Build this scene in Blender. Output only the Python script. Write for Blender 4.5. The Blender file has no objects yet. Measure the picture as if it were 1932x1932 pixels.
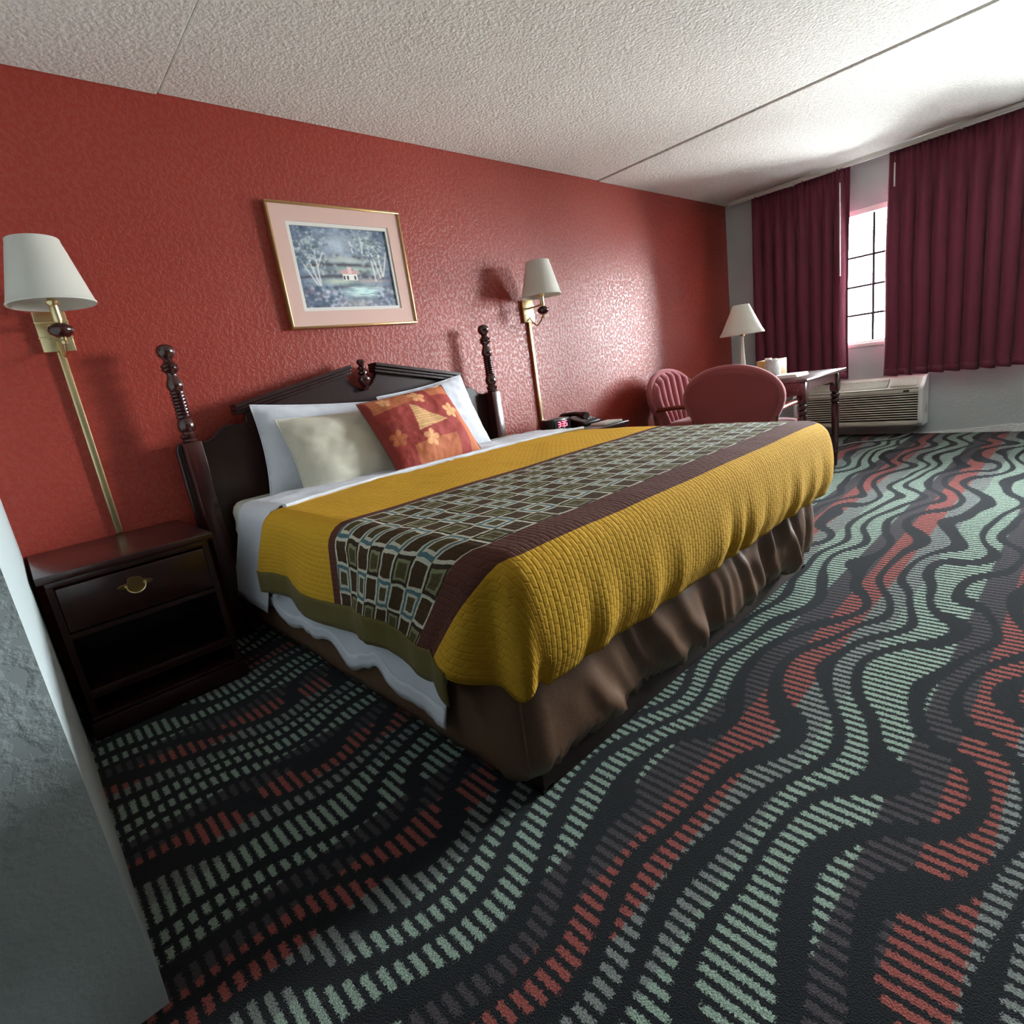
import bpy, bmesh, math, random
import numpy as np
from mathutils import Vector, Matrix, noise
random.seed(7)
PI = math.pi
SC = bpy.context.scene
COL = SC.collection

# ------------------------------------------------------------------ camera, sky, exposure
cam_d = bpy.data.cameras.new('camera')
cam_d.sensor_width = 36.0
cam_d.sensor_fit = 'HORIZONTAL'
cam_d.lens = 36.0 * 1034.9 / 1932.0
cam_d.clip_start = 0.02
cam = bpy.data.objects.new('camera', cam_d)
COL.objects.link(cam)
CR = ((0.7185371, -0.6806810, -0.1427511), (-0.2655522, -0.0788091, -0.9608700), (0.6427959, 0.7283286, -0.2373836))
CP = Vector((0.0, -2.9311, 1.0433))
cam.matrix_world = Matrix(((CR[0][0], -CR[1][0], -CR[2][0], CP.x),
                           (CR[0][1], -CR[1][1], -CR[2][1], CP.y),
                           (CR[0][2], -CR[1][2], -CR[2][2], CP.z),
                           (0, 0, 0, 1)))
SC.camera = cam
SC.view_settings.view_transform = 'Standard'
SC.view_settings.look = 'None'
SC.view_settings.gamma = 1.0
SC.view_settings.use_curve_mapping = False
SC.view_settings.exposure = 2.85
SC.cycles.max_bounces = 10
SC.cycles.diffuse_bounces = 3
SC.cycles.transparent_max_bounces = 12
SC.cycles.use_denoising = True
SC.cycles.sample_clamp_indirect = 8.0

W = bpy.data.worlds.new('overcast_sky')
SC.world = W
W.use_nodes = True
bg = W.node_tree.nodes['Background']
bg.inputs['Color'].default_value = (0.92, 0.97, 1.0, 1)
bg.inputs['Strength'].default_value = 24.0
# overcast sky over paler ground: one soft step at the horizon, the same all round
wt = W.node_tree
tc = wt.nodes.new('ShaderNodeTexCoord')
sp = wt.nodes.new('ShaderNodeSeparateXYZ')
rp = wt.nodes.new('ShaderNodeValToRGB')
rp.color_ramp.elements[0].position = 0.47
rp.color_ramp.elements[0].color = (0.50, 0.51, 0.51, 1)
rp.color_ramp.elements[1].position = 0.53
rp.color_ramp.elements[1].color = (0.92, 0.97, 1.0, 1)
ma = wt.nodes.new('ShaderNodeMath')
ma.operation = 'MULTIPLY_ADD'
ma.inputs[1].default_value = 0.5
ma.inputs[2].default_value = 0.5
wt.links.new(tc.outputs['Generated'], sp.inputs[0])
wt.links.new(sp.outputs[2], ma.inputs[0])
wt.links.new(ma.outputs[0], rp.inputs[0])
wt.links.new(rp.outputs[0], bg.inputs['Color'])


def portal(name, y0, y1, z0, z1, x):
    l = bpy.data.lights.new(name, 'AREA')
    l.shape = 'RECTANGLE'
    l.size = abs(z1 - z0)
    l.size_y = abs(y1 - y0)
    l.cycles.is_portal = True
    o = bpy.data.objects.new(name, l)
    COL.objects.link(o)
    o.location = (x, (y0 + y1) / 2, (z0 + z1) / 2)
    o.rotation_euler = (0, PI / 2, 0)     # shines to -x, into the room
    return o


WIN = (-3.75, -0.98, 0.86, 2.05)       # y0, y1, z0, z1 of the window opening
portal('window_daylight', WIN[0], WIN[1], WIN[2], WIN[3], 6.33)

# ------------------------------------------------------------------ mesh helpers


class MB:
    """collects shapes and links them as ONE mesh object"""

    def __init__(self):
        self.v = []
        self.f = []
        self.uv = None

    def add(self, vs, fs):
        n = len(self.v)
        self.v += [tuple(p) for p in vs]
        self.f += [tuple(i + n for i in q) for q in fs]
        return self

    def box(self, x0, x1, y0, y1, z0, z1, bev=0.0):
        bm = bmesh.new()
        bmesh.ops.create_cube(bm, size=1)
        for p in bm.verts:
            p.co = ((x0 + x1) / 2 + p.co.x * (x1 - x0), (y0 + y1) / 2 + p.co.y * (y1 - y0), (z0 + z1) / 2 + p.co.z * (z1 - z0))
        if bev > 0:
            bmesh.ops.bevel(bm, geom=list(bm.edges), offset=bev, segments=2, profile=0.5, affect='EDGES')
        return self.bm(bm)

    def bm(self, bm, M=None):
        bm.verts.index_update()
        vs = [(M @ p.co) if M else p.co.copy() for p in bm.verts]
        fs = [[q.index for q in f.verts] for f in bm.faces]
        bm.free()
        return self.add(vs, fs)

    def lathe(self, prof, n=20, M=None):
        """prof: list of (r, z)"""
        vs, fs = [], []
        for r, z in prof:
            for i in range(n):
                a = 2 * PI * i / n
                vs.append(Vector((r * math.cos(a), r * math.sin(a), z)))
        m = len(prof)
        for j in range(m - 1):
            for i in range(n):
                fs.append((j * n + i, j * n + (i + 1) % n, (j + 1) * n + (i + 1) % n, (j + 1) * n + i))
        if prof[0][0] > 1e-6:
            fs.append(tuple(range(n))[::-1])
        if prof[-1][0] > 1e-6:
            fs.append(tuple((m - 1) * n + i for i in range(n)))
        if M:
            vs = [M @ p for p in vs]
        return self.add(vs, fs)

    def tube(self, pts, r, n=8, closed=False, sx=1.0, up=None):
        pts = [Vector(p) for p in pts]
        m = len(pts)
        rr = r if isinstance(r, (list, tuple)) else [r] * m
        vs, fs = [], []
        prev = None
        for k in range(m):
            if closed:
                t = pts[(k + 1) % m] - pts[k - 1]
            else:
                t = pts[min(k + 1, m - 1)] - pts[max(k - 1, 0)]
            t.normalize()
            if prev is None:
                ref = Vector(up) if up else (Vector((0, 0, 1)) if abs(t.z) < 0.9 else Vector((1, 0, 0)))
                a = t.cross(ref).normalized()
            else:
                a = (prev - t * prev.dot(t)).normalized()
            prev = a
            b = t.cross(a)
            for i in range(n):
                w = 2 * PI * i / n
                vs.append(pts[k] + a * (rr[k] * sx * math.cos(w)) + b * (rr[k] * math.sin(w)))
        for k in range(m if closed else m - 1):
            k2 = (k + 1) % m
            for i in range(n):
                fs.append((k * n + i, k * n + (i + 1) % n, k2 * n + (i + 1) % n, k2 * n + i))
        if not closed:
            fs.append(tuple(range(n))[::-1])
            fs.append(tuple((m - 1) * n + i for i in range(n)))
        return self.add(vs, fs)

    def prism(self, poly, axis, a0, a1):
        """poly of 2-D points extruded along axis 'x', 'y' or 'z' from a0 to a1"""
        def P(p, a):
            if axis == 'x':
                return (a, p[0], p[1])
            if axis == 'y':
                return (p[0], a, p[1])
            return (p[0], p[1], a)
        n = len(poly)
        vs = [P(p, a0) for p in poly] + [P(p, a1) for p in poly]
        fs = [tuple(range(n))[::-1], tuple(range(n, 2 * n))]
        fs += [(i, (i + 1) % n, n + (i + 1) % n, n + i) for i in range(n)]
        return self.add(vs, fs)

    def grid(self, fn, nu, nv, uvfn=None):
        vs, uvs = [], []
        for j in range(nv + 1):
            for i in range(nu + 1):
                vs.append(fn(i / nu, j / nv))
                if uvfn:
                    uvs.append(uvfn(i / nu, j / nv))
        fs = []
        for j in range(nv):
            for i in range(nu):
                a = j * (nu + 1) + i
                fs.append((a, a + 1, a + nu + 2, a + nu + 1))
        if uvfn:
            self.uv = (self.uv or []) + uvs
        return self.add(vs, fs)

    def build(self, name, mat, parent=None, smooth=True, bevel=0.0, kind=None, solid=0.0, angle=40, recalc=True):
        me = bpy.data.meshes.new(name)
        me.from_pydata(self.v, [], self.f)
        if recalc:
            bm = bmesh.new()
            bm.from_mesh(me)
            bmesh.ops.recalc_face_normals(bm, faces=bm.faces)
            bm.to_mesh(me)
            bm.free()
        if self.uv:
            ul = me.uv_layers.new(name='cloth')
            for l in me.loops:
                ul.data[l.index].uv = self.uv[l.vertex_index]
        if mat:
            me.materials.append(mat)
        o = bpy.data.objects.new(name, me)
        COL.objects.link(o)
        if smooth:
            me.shade_smooth()
            try:
                me.set_sharp_from_angle(angle=math.radians(angle))
            except Exception:
                pass
        if solid:
            s = o.modifiers.new('solid', 'SOLIDIFY')
            s.thickness = solid
            s.offset = -1
        if bevel:
            b = o.modifiers.new('bevel', 'BEVEL')
            b.width = bevel
            b.segments = 2
            b.limit_method = 'ANGLE'
        if parent:
            adopt(o, parent)
        if kind:
            o['kind'] = kind
        return o


def adopt(o, parent):
    """parent without moving: children are built in world coordinates"""
    o.parent = parent
    o.matrix_parent_inverse = root_matrix(parent).inverted()


def root_matrix(o):
    m = Matrix.LocRotScale(o.location, o.rotation_euler, o.scale)
    if o.parent:
        m = root_matrix(o.parent) @ o.matrix_parent_inverse @ m
    return m


def thing(name, label, cat, loc, group=None, kind=None):
    o = bpy.data.objects.new(name, None)
    o.empty_display_size = 0.1
    COL.objects.link(o)
    o.location = loc
    o['label'] = label
    o['category'] = cat
    if group:
        o['group'] = group
    if kind:
        o['kind'] = kind
    return o


def tag(o, label, cat, group=None):
    o['label'] = label
    o['category'] = cat
    if group:
        o['group'] = group
    return o


def fbm(x, y, z=0.0, o=3):
    return noise.fractal(Vector((x, y, z)), 1.0, 2.0, o)


def smooth(a, b, x):
    t = min(1, max(0, (x - a) / (b - a)))
    return t * t * (3 - 2 * t)

# ------------------------------------------------------------------ material helpers


def lin(r, g, b):
    f = lambda c: (c / 255) / 12.92 if c / 255 <= 0.04045 else ((c / 255 + 0.055) / 1.055) ** 2.4
    return (f(r), f(g), f(b), 1)


class NT:
    def __init__(self, name):
        self.m = bpy.data.materials.new(name)
        self.m.use_nodes = True
        self.t = self.m.node_tree
        self.b = self.t.nodes['Principled BSDF']

    def n(self, kind, **kw):
        nd = self.t.nodes.new(kind)
        for k, v in kw.items():
            setattr(nd, k, v)
        return nd

    def l(self, a, b):
        self.t.links.new(a, b)

    def s(self, name, v):
        i = self.b.inputs[name]
        if hasattr(v, 'is_linked') or hasattr(v, 'links'):
            self.l(v, i)
        else:
            i.default_value = v

    def math(self, op, a, b=None, c=None, clamp=False):
        nd = self.n('ShaderNodeMath', operation=op, use_clamp=clamp)
        for k, x in enumerate((a, b, c)):
            if x is None:
                continue
            if isinstance(x, (int, float)):
                nd.inputs[k].default_value = x
            else:
                self.l(x, nd.inputs[k])
        return nd.outputs[0]

    def mix(self, f, a, b, blend='MIX'):
        nd = self.n('ShaderNodeMix', data_type='RGBA', blend_type=blend)
        for k, x in ((0, f), (6, a), (7, b)):
            if isinstance(x, (int, float)):
                nd.inputs[k].default_value = x
            elif isinstance(x, tuple):
                nd.inputs[k].default_value = x
            else:
                self.l(x, nd.inputs[k])
        return nd.outputs[2]

    def pos(self):
        g = self.n('ShaderNodeNewGeometry')
        return g.outputs['Position']

    def obj(self):
        return self.n('ShaderNodeTexCoord').outputs['Object']

    def xyz(self, v):
        s = self.n('ShaderNodeSeparateXYZ')
        self.l(v, s.inputs[0])
        return s.outputs

    def comb(self, x, y, z=0.0):
        c = self.n('ShaderNodeCombineXYZ')
        for k, q in enumerate((x, y, z)):
            if isinstance(q, (int, float)):
                c.inputs[k].default_value = q
            else:
                self.l(q, c.inputs[k])
        return c.outputs[0]

    def noise(self, vec, scale, detail=3, rough=0.5, dim='3D'):
        nd = self.n('ShaderNodeTexNoise', noise_dimensions=dim)
        nd.inputs['Scale'].default_value = scale
        nd.inputs['Detail'].default_value = detail
        nd.inputs['Roughness'].default_value = rough
        if vec is not None:
            self.l(vec, nd.inputs['Vector'])
        return nd.outputs[0]

    def ramp(self, fac, stops, interp='LINEAR'):
        nd = self.n('ShaderNodeValToRGB')
        cr = nd.color_ramp
        cr.interpolation = interp
        while len(cr.elements) < len(stops):
            cr.elements.new(0.5)
        for e, (p, c) in zip(cr.elements, stops):
            e.position = p
            e.color = c if isinstance(c, tuple) else (c, c, c, 1)
        self.l(fac, nd.inputs[0])
        return nd.outputs[0]

    def bump(self, h, strength=0.3, dist=0.01, normal=None):
        nd = self.n('ShaderNodeBump')
        nd.inputs['Strength'].default_value = strength
        nd.inputs['Distance'].default_value = dist
        self.l(h, nd.inputs['Height'])
        if normal is not None:
            self.l(normal, nd.inputs['Normal'])
        self.l(nd.outputs[0], self.b.inputs['Normal'])
        return nd.outputs[0]


def plain(name, col, rough=0.5, metal=0.0, bump=None, spec=0.5, sheen=0.0, coat=0.0):
    t = NT(name)
    t.s('Base Color', col)
    t.s('Roughness', rough)
    t.s('Metallic', metal)
    t.s('Specular IOR Level', spec)
    if sheen:
        t.s('Sheen Weight', sheen)
    if coat:
        t.s('Coat Weight', coat)
        t.s('Coat Roughness', 0.15)
    if bump:
        sc, st, di = bump
        t.bump(t.noise(t.obj(), sc, 3), st, di)
    return t.m


def wood(name, dark, light, rough=0.3, stretch=(1, 1, 12), scale=6.0, coat=0.4):
    t = NT(name)
    mp = t.n('ShaderNodeMapping')
    mp.inputs['Scale'].default_value = stretch
    t.l(t.obj(), mp.inputs[0])
    f = t.noise(mp.outputs[0], scale, 5, 0.6)
    t.s('Base Color', t.ramp(f, [(0.3, dark), (0.7, light)]))
    t.s('Roughness', rough)
    t.s('Coat Weight', coat)
    t.s('Coat Roughness', 0.2)
    t.bump(f, 0.08, 0.002)
    return t.m


M = {}


def mk_red_wall():
    t = NT('red_textured_paint')
    p = t.pos()
    t.s('Base Color', t.mix(t.noise(p, 2.5, 3), lin(152, 50, 37), lin(160, 57, 44)))
    n1 = t.noise(p, 46, 3, 0.6)
    n2 = t.noise(p, 120, 2, 0.5)
    flat = t.ramp(n1, [(0.46, 0.0), (0.56, 1.0)])          # knocked-down flats are glossier than the pits
    t.s('Roughness', t.ramp(flat, [(0.0, 0.47), (1.0, 0.34)]))
    t.s('Specular IOR Level', t.ramp(flat, [(0.0, 0.42), (1.0, 0.72)]))
    h = t.math('ADD', flat, t.math('MULTIPLY', n2, 0.5))
    t.bump(h, 0.24, 0.004)
    return t.m


def mk_grey_wall():
    t = NT('grey_textured_paint')
    p = t.pos()
    t.s('Base Color', t.mix(t.noise(p, 2.0, 3), lin(186, 197, 199), lin(194, 204, 205)))
    n1 = t.noise(p, 40, 3, 0.55)
    t.s('Roughness', 0.5)
    t.bump(t.ramp(n1, [(0.42, 0.0), (0.62, 1.0)]), 0.20, 0.004)
    return t.m


def mk_ceiling():
    t = NT('popcorn_ceiling')
    p = t.pos()
    v = t.n('ShaderNodeTexVoronoi', feature='SMOOTH_F1')
    v.inputs['Scale'].default_value = 75
    t.l(p, v.inputs['Vector'])
    n = t.noise(p, 55, 4, 0.65)
    h = t.math('ADD', t.math('MULTIPLY', v.outputs['Distance'], -0.7), t.math('MULTIPLY', n, 1.4))
    t.s('Base Color', t.mix(t.ramp(n, [(0.35, 0.0), (0.6, 1.0)]), lin(232, 229, 222), lin(248, 246, 240)))
    t.s('Roughness', 0.9)
    t.s('Specular IOR Level', 0.2)
    t.bump(h, 0.55, 0.011)
    return t.m


def mk_carpet():
    t = NT('wave_pattern_carpet')
    p = t.pos()
    x, y, z = t.xyz(p)
    fz = t.noise(p, 170, 3, 0.7)
    fz2 = t.noise(p, 190, 3, 0.7)
    fx = t.math('ADD', x, t.math('MULTIPLY', t.math('SUBTRACT', fz, 0.5), 0.024))
    fy = t.math('ADD', y, t.math('MULTIPLY', t.math('SUBTRACT', fz2, 0.5), 0.034))
    per = 0.0278
    q = t.math('DIVIDE', fx, per)
    xq = t.math('MULTIPLY', t.math('FLOOR', q), per)
    stripe = t.math('LESS_THAN', t.math('FRACT', q), 0.52)
    # wavy dark lines
    ph = t.math('MULTIPLY', t.math('SUBTRACT', xq, 2.16), 2 * PI / 0.86)
    sk = t.math('ADD', ph, t.math('MULTIPLY', t.math('SINE', ph), 0.45))
    w = t.math('MULTIPLY', t.math('COSINE', sk), 0.052)
    low = t.noise(t.comb(t.math('MULTIPLY', xq, 1.5), t.math('MULTIPLY', fy, 3.4), 3.1), 1.0, 1, 0.5)
    low = t.math('MULTIPLY', t.math('SUBTRACT', low, 0.5), 0.34)
    v = t.math('DIVIDE', t.math('ADD', t.math('ADD', fy, w), low), 0.108)
    line = t.math('LESS_THAN', t.math('FRACT', v), 0.40)
    band = t.math('FRACT', t.math('DIVIDE', t.math('SUBTRACT', -2.183, fy), 0.468))
    col = t.ramp(band, [(0.0, lin(82, 75, 79)), (0.19, lin(172, 92, 84)), (0.405, lin(146, 152, 147)), (0.60, lin(166, 188, 171))], 'CONSTANT')
    dark = t.mix(t.noise(p, 90, 2), lin(26, 28, 31), lin(38, 40, 43))
    on = t.math('MULTIPLY', stripe, t.math('SUBTRACT', 1.0, line))
    c = t.mix(on, dark, col)
    c = t.mix(t.math('MULTIPLY', t.ramp(t.noise(p, 260, 3, 0.7), [(0.38, 0.0), (0.62, 1.0)]), 0.55), c, (0.015, 0.016, 0.02, 1))
    t.s('Base Color', c)
    t.s('Roughness', 1.0)
    t.s('Specular IOR Level', 0.0)
    t.s('Sheen Weight', 0.10)
    t.s('Sheen Roughness', 0.5)
    h = t.math('ADD', t.math('MULTIPLY', on, 0.6), t.noise(p, 300, 2, 0.7))
    t.bump(h, 0.7, 0.006)
    return t.m


def mk_bedspread():
    """uv in metres: u across the bed from its left edge, v from the head towards the foot"""
    t = NT('printed_bedspread')
    uvn = t.n('ShaderNodeUVMap', uv_map='cloth')
    u, v, _ = t.xyz(uvn.outputs[0])
    B0, B1, B2, B3 = 0.689, 0.733, 1.393, 1.487       # band limits (m from the head hem)
    cell = (B2 - B1) / 8.0
    wob = t.noise(uvn.outputs[0], 14, 2)
    uw = t.math('ADD', u, t.math('MULTIPLY', t.math('SUBTRACT', wob, 0.5), 0.02))
    wob2 = t.noise(uvn.outputs[0], 17, 2)
    vw = t.math('ADD', v, t.math('MULTIPLY', t.math('SUBTRACT', wob2, 0.5), 0.02))
    a = t.math('DIVIDE', t.math('ADD', uw, 2.0), cell * 1.02)
    b = t.math('DIVIDE', t.math('SUBTRACT', vw, B1), cell)
    ia, ib = t.math('FLOOR', a), t.math('FLOOR', b)
    fa = t.math('ABSOLUTE', t.math('SUBTRACT', t.math('FRACT', a), 0.5))
    fb = t.math('ABSOLUTE', t.math('SUBTRACT', t.math('FRACT', b), 0.5))
    d = t.math('SUBTRACT', 0.5, t.math('MAXIMUM', fa, fb))       # 0 at the cell border, .5 at its centre
    par = t.math('MODULO', t.math('ADD', t.math('ADD', ia, ib), 100.0), 2.0)
    par = t.math('GREATER_THAN', par, 0.5)
    blue = t.math('GREATER_THAN', t.math('MODULO', t.math('ADD', ia, 100.0), 2.0), 0.5)
    brown, olive = lin(72, 55, 37), lin(84, 74, 48)
    cream, green, tblue = lin(196, 190, 172), lin(134, 133, 100), lin(84, 112, 118)
    big = t.mix(t.math('LESS_THAN', d, 0.11), brown, cream)
    ring = t.mix(blue, lin(58, 46, 36), tblue)
    lines = t.mix(blue, green, cream)
    sm = t.mix(t.math('LESS_THAN', d, 0.24), olive, lines)
    sm = t.mix(t.math('LESS_THAN', d, 0.13), sm, ring)
    pat = t.mix(par, big, sm)
    yel = t.mix(t.noise(uvn.outputs[0], 60, 3), lin(198, 148, 40), lin(212, 163, 52))
    bord = lin(92, 56, 48)
    c = t.mix(t.math('GREATER_THAN', v, B0), yel, bord)
    c = t.mix(t.math('GREATER_THAN', v, B1), c, pat)
    c = t.mix(t.math('GREATER_THAN', v, B2), c, bord)
    c = t.mix(t.math('GREATER_THAN', v, B3), c, yel)
    t.s('Base Color', c)
    t.s('Roughness', 0.9)
    t.s('Specular IOR Level', 0.12)
    # basket weave relief
    br = t.n('ShaderNodeTexBrick', offset=0.5, squash=1.0)
    br.inputs['Scale'].default_value = 1.0
    br.inputs['Mortar Size'].default_value = 0.004
    br.inputs['Mortar Smooth'].default_value = 0.8
    br.inputs['Brick Width'].default_value = 0.03
    br.inputs['Row Height'].default_value = 0.017
    wv = t.comb(t.math('ADD', v, t.math('MULTIPLY', t.math('SUBTRACT', wob, 0.5), 0.012)), u)
    t.l(wv, br.inputs['Vector'])
    wr = t.noise(t.comb(t.math('MULTIPLY', u, 5.0), v), 9, 3)
    fine = t.noise(uvn.outputs[0], 220, 2)
    h = t.math('ADD', t.math('MULTIPLY', br.outputs['Fac'], -0.8), t.math('ADD', t.math('MULTIPLY', wr, 1.0), t.math('MULTIPLY', fine, 0.35)))
    t.bump(h, 0.36, 0.006)
    return t.m


def mk_cloth(name, c1, c2, sc=30, st=0.25, di=0.006, sheen=0.1, rough=0.85, trans=0.0):
    t = NT(name)
    o = t.obj()
    t.s('Base Color', t.mix(t.noise(o, 7, 3), c1, c2))
    t.s('Roughness', rough)
    t.s('Sheen Weight', sheen)
    t.s('Specular IOR Level', 0.2)
    h = t.math('ADD', t.noise(o, sc, 4, 0.6), t.math('MULTIPLY', t.noise(o, 420, 1), 0.25))
    t.bump(h, st, di)
    if trans:
        out = t.t.nodes['Material Output']
        tr = t.n('ShaderNodeBsdfTranslucent')
        tr.inputs[0].default_value = c2
        mx = t.n('ShaderNodeMixShader')
        mx.inputs[0].default_value = trans
        t.l(t.b.outputs[0], mx.inputs[1])
        t.l(tr.outputs[0], mx.inputs[2])
        t.l(mx.outputs[0], out.inputs[0])
    return t.m


def mk_glass():
    t = NT('window_glass')
    out = t.t.nodes['Material Output']
    tr = t.n('ShaderNodeBsdfTransparent')
    tr.inputs[0].default_value = (0.96, 0.98, 0.98, 1)
    gl = t.n('ShaderNodeBsdfGlossy')
    gl.inputs['Roughness'].default_value = 0.02
    fr = t.n('ShaderNodeFresnel')
    fr.inputs[0].default_value = 1.45
    mx = t.n('ShaderNodeMixShader')
    t.l(fr.outputs[0], mx.inputs[0])
    t.l(tr.outputs[0], mx.inputs[1])
    t.l(gl.outputs[0], mx.inputs[2])
    t.l(mx.outputs[0], out.inputs[0])
    return t.m


def mk_painted(name, rough=0.6, bump=None):
    t = NT(name)
    a = t.n('ShaderNodeVertexColor', layer_name='paint')
    t.s('Base Color', a.outputs[0])
    t.s('Roughness', rough)
    if bump:
        t.bump(t.noise(t.obj(), bump[0], 4), bump[1], bump[2])
    return t.m


M['red'] = mk_red_wall()
M['grey'] = mk_grey_wall()
M['ceil'] = mk_ceiling()
M['carpet'] = mk_carpet()
M['spread'] = mk_bedspread()
M['white'] = mk_cloth('white_bed_linen', lin(208, 210, 220), lin(222, 224, 232), 16, 0.35, 0.008)
M['cream'] = mk_cloth('cream_bed_linen', lin(204, 198, 180), lin(216, 210, 194), 14, 0.35, 0.008)
M['olive'] = mk_cloth('olive_hem_cloth', lin(92, 80, 38), lin(104, 92, 46), 40, 0.2, 0.003)
M['wrap'] = mk_cloth('brown_bed_wrap', lin(104, 76, 58), lin(116, 86, 66), 12, 0.25, 0.008, sheen=0.0, rough=0.38)
M['wrap'].node_tree.nodes['Principled BSDF'].inputs['Specular IOR Level'].default_value = 0.5
M['basewood'] = plain('dark_base_board', lin(58, 40, 36), 0.6)
M['cherry'] = wood('dark_cherry_wood', lin(34, 11, 11), lin(50, 19, 17), 0.3, (10, 1, 1), 3.0)
M['cherryv'] = wood('dark_cherry_turned_wood', lin(46, 15, 14), lin(70, 26, 22), 0.2, (8, 8, 1), 4.0, coat=0.7)
M['tablewood'] = wood('worn_cherry_wood', lin(52, 24, 22), lin(96, 48, 40), 0.25, (1, 6, 6), 5.0, coat=0.6)
M['brass'] = plain('polished_brass', lin(228, 208, 160), 0.3, 1.0)
M['brassdull'] = plain('aged_brass', lin(150, 120, 78), 0.35, 1.0)
M['shade'] = mk_cloth('linen_lamp_shade', lin(226, 222, 212), lin(232, 228, 220), 120, 0.1, 0.002, trans=0.25)
M['gold'] = plain('thin_gold_frame', lin(196, 160, 110), 0.3, 0.8)
M['pinkmat'] = plain('pink_mat_board', lin(226, 188, 178), 0.8)
M['whitemat'] = plain('white_mat_board', lin(232, 228, 222), 0.8)
M['print'] = mk_painted('landscape_print', 0.5)
M['quilt'] = mk_painted('patchwork_pillow_cloth', 0.8, (34, 0.35, 0.006))
M['curtain'] = mk_cloth('burgundy_curtain', lin(110, 50, 66), lin(120, 56, 74), 30, 0.15, 0.004, sheen=0.1, trans=0.06)
M['pvc'] = plain('white_vinyl', lin(228, 230, 226), 0.4)
M['acwhite'] = plain('beige_plastic', lin(206, 203, 190), 0.45)
M['acdark'] = plain('dark_grille_gap', lin(26, 25, 23), 0.8, spec=0.1)
M['lead'] = plain('dark_muntin_metal', lin(40, 42, 44), 0.8, spec=0.1)
M['black'] = plain('black_plastic', lin(18, 17, 19), 0.3)
M['grey_pl'] = plain('grey_plastic', lin(120, 120, 122), 0.4)
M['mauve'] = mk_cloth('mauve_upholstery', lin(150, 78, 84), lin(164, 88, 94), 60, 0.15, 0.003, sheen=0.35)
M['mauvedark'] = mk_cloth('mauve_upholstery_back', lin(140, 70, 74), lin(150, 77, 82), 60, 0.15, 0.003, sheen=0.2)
M['armwood'] = wood('reddish_arm_wood', lin(92, 42, 30), lin(124, 62, 46), 0.3, (1, 1, 6), 5.0)
M['paper'] = plain('white_paper', lin(226, 224, 218), 0.8)
M['plastic_bag'] = mk_cloth('crinkled_white_plastic', lin(226, 226, 224), lin(236, 236, 234), 45, 0.9, 0.02, rough=0.25)
M['tan'] = wood('light_tan_wood', lin(196, 154, 92), lin(214, 172, 108), 0.5, (1, 1, 5), 5.0, coat=0.0)
M['caulk'] = plain('frayed_white_edge', lin(228, 234, 234), 0.9, bump=(60, 0.8, 0.01))
M['glass'] = mk_glass()
M['lowbounce'] = plain('dark_low_bounce_wall', lin(48, 52, 55), 0.6)  # unseen walls, coloured dark to cut the light they bounce into the room

# ------------------------------------------------------------------ room shell
XW, H = 6.175, 2.44
XL, YF, XB = -0.045, -5.0, -4.5      # stub wall face, wall behind the right of the camera, wall behind the camera
YS = -1.81                            # end of the stub wall


def struct(name, mb, mat, **kw):
    return mb.build(name, mat, kind='structure', **kw)


struct('floor', MB().box(XB - 0.15, XW + 0.15, YF - 0.15, 0.15, -0.1, 0.0), M['carpet'], smooth=False)
struct('wall_back', MB().box(XL - 0.12, XW + 0.15, 0.0, 0.15, 0.0, H + 0.12), M['red'], smooth=False)
struct('wall_left', MB().box(XB, XL, YS, 0.15, 0.0, H + 0.12), M['grey'], smooth=False)
struct('wall_front', MB().box(XB - 0.15, XW + 0.15, YF - 0.15, YF, 0.0, H + 0.12), M['lowbounce'], smooth=False)
struct('wall_rear', MB().box(XB - 0.15, XB, YF, 0.15, 0.0, H + 0.12), M['lowbounce'], smooth=False)
wy0, wy1, wz0, wz1 = WIN
mb = MB()
mb.box(XW, XW + 0.16, wy1, 0.0, 0, H + 0.12)
mb.box(XW, XW + 0.16, YF, wy0, 0, H + 0.12)
mb.box(XW, XW + 0.16, wy0, wy1, 0, wz0)
mb.box(XW, XW + 0.16, wy0, wy1, wz1, H + 0.12)
struct('wall_right', mb, M['grey'], smooth=False)

ceil = struct('ceiling', MB().box(XB - 0.15, XW + 0.15, YF - 0.15, 0.15, H + 0.035, H + 0.12), M['acdark'], smooth=False)
for x0, x1, dz in ((XB, 0.904, 0.0), (0.912, 3.998, 0.006), (4.018, XW, 0.0)):
    p = MB().box(x0, x1, YF, 0.0, H + dz, H + 0.035, 0.004).build('ceiling_panel', M['ceil'], ceil, smooth=False)

# frayed strip at the foot of the window wall
mb = MB()
n = 60
pts = []
for i in range(n + 1):
    y = -1.70 - 2.7 * i / n
    pts.append((y, 0.008 + smooth(0, 0.22, i / n) * (0.044 + 0.018 * fbm(y * 9, 0, 1.0) + 0.012 * math.sin(y * 7))))
poly = [(p[0], p[1]) for p in pts] + [(pts[-1][0], 0.0), (pts[0][0], 0.0)]
mb.prism(poly, 'x', XW - 0.014, XW + 0.001)
struct('baseboard_right', mb, M['caulk'])

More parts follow.
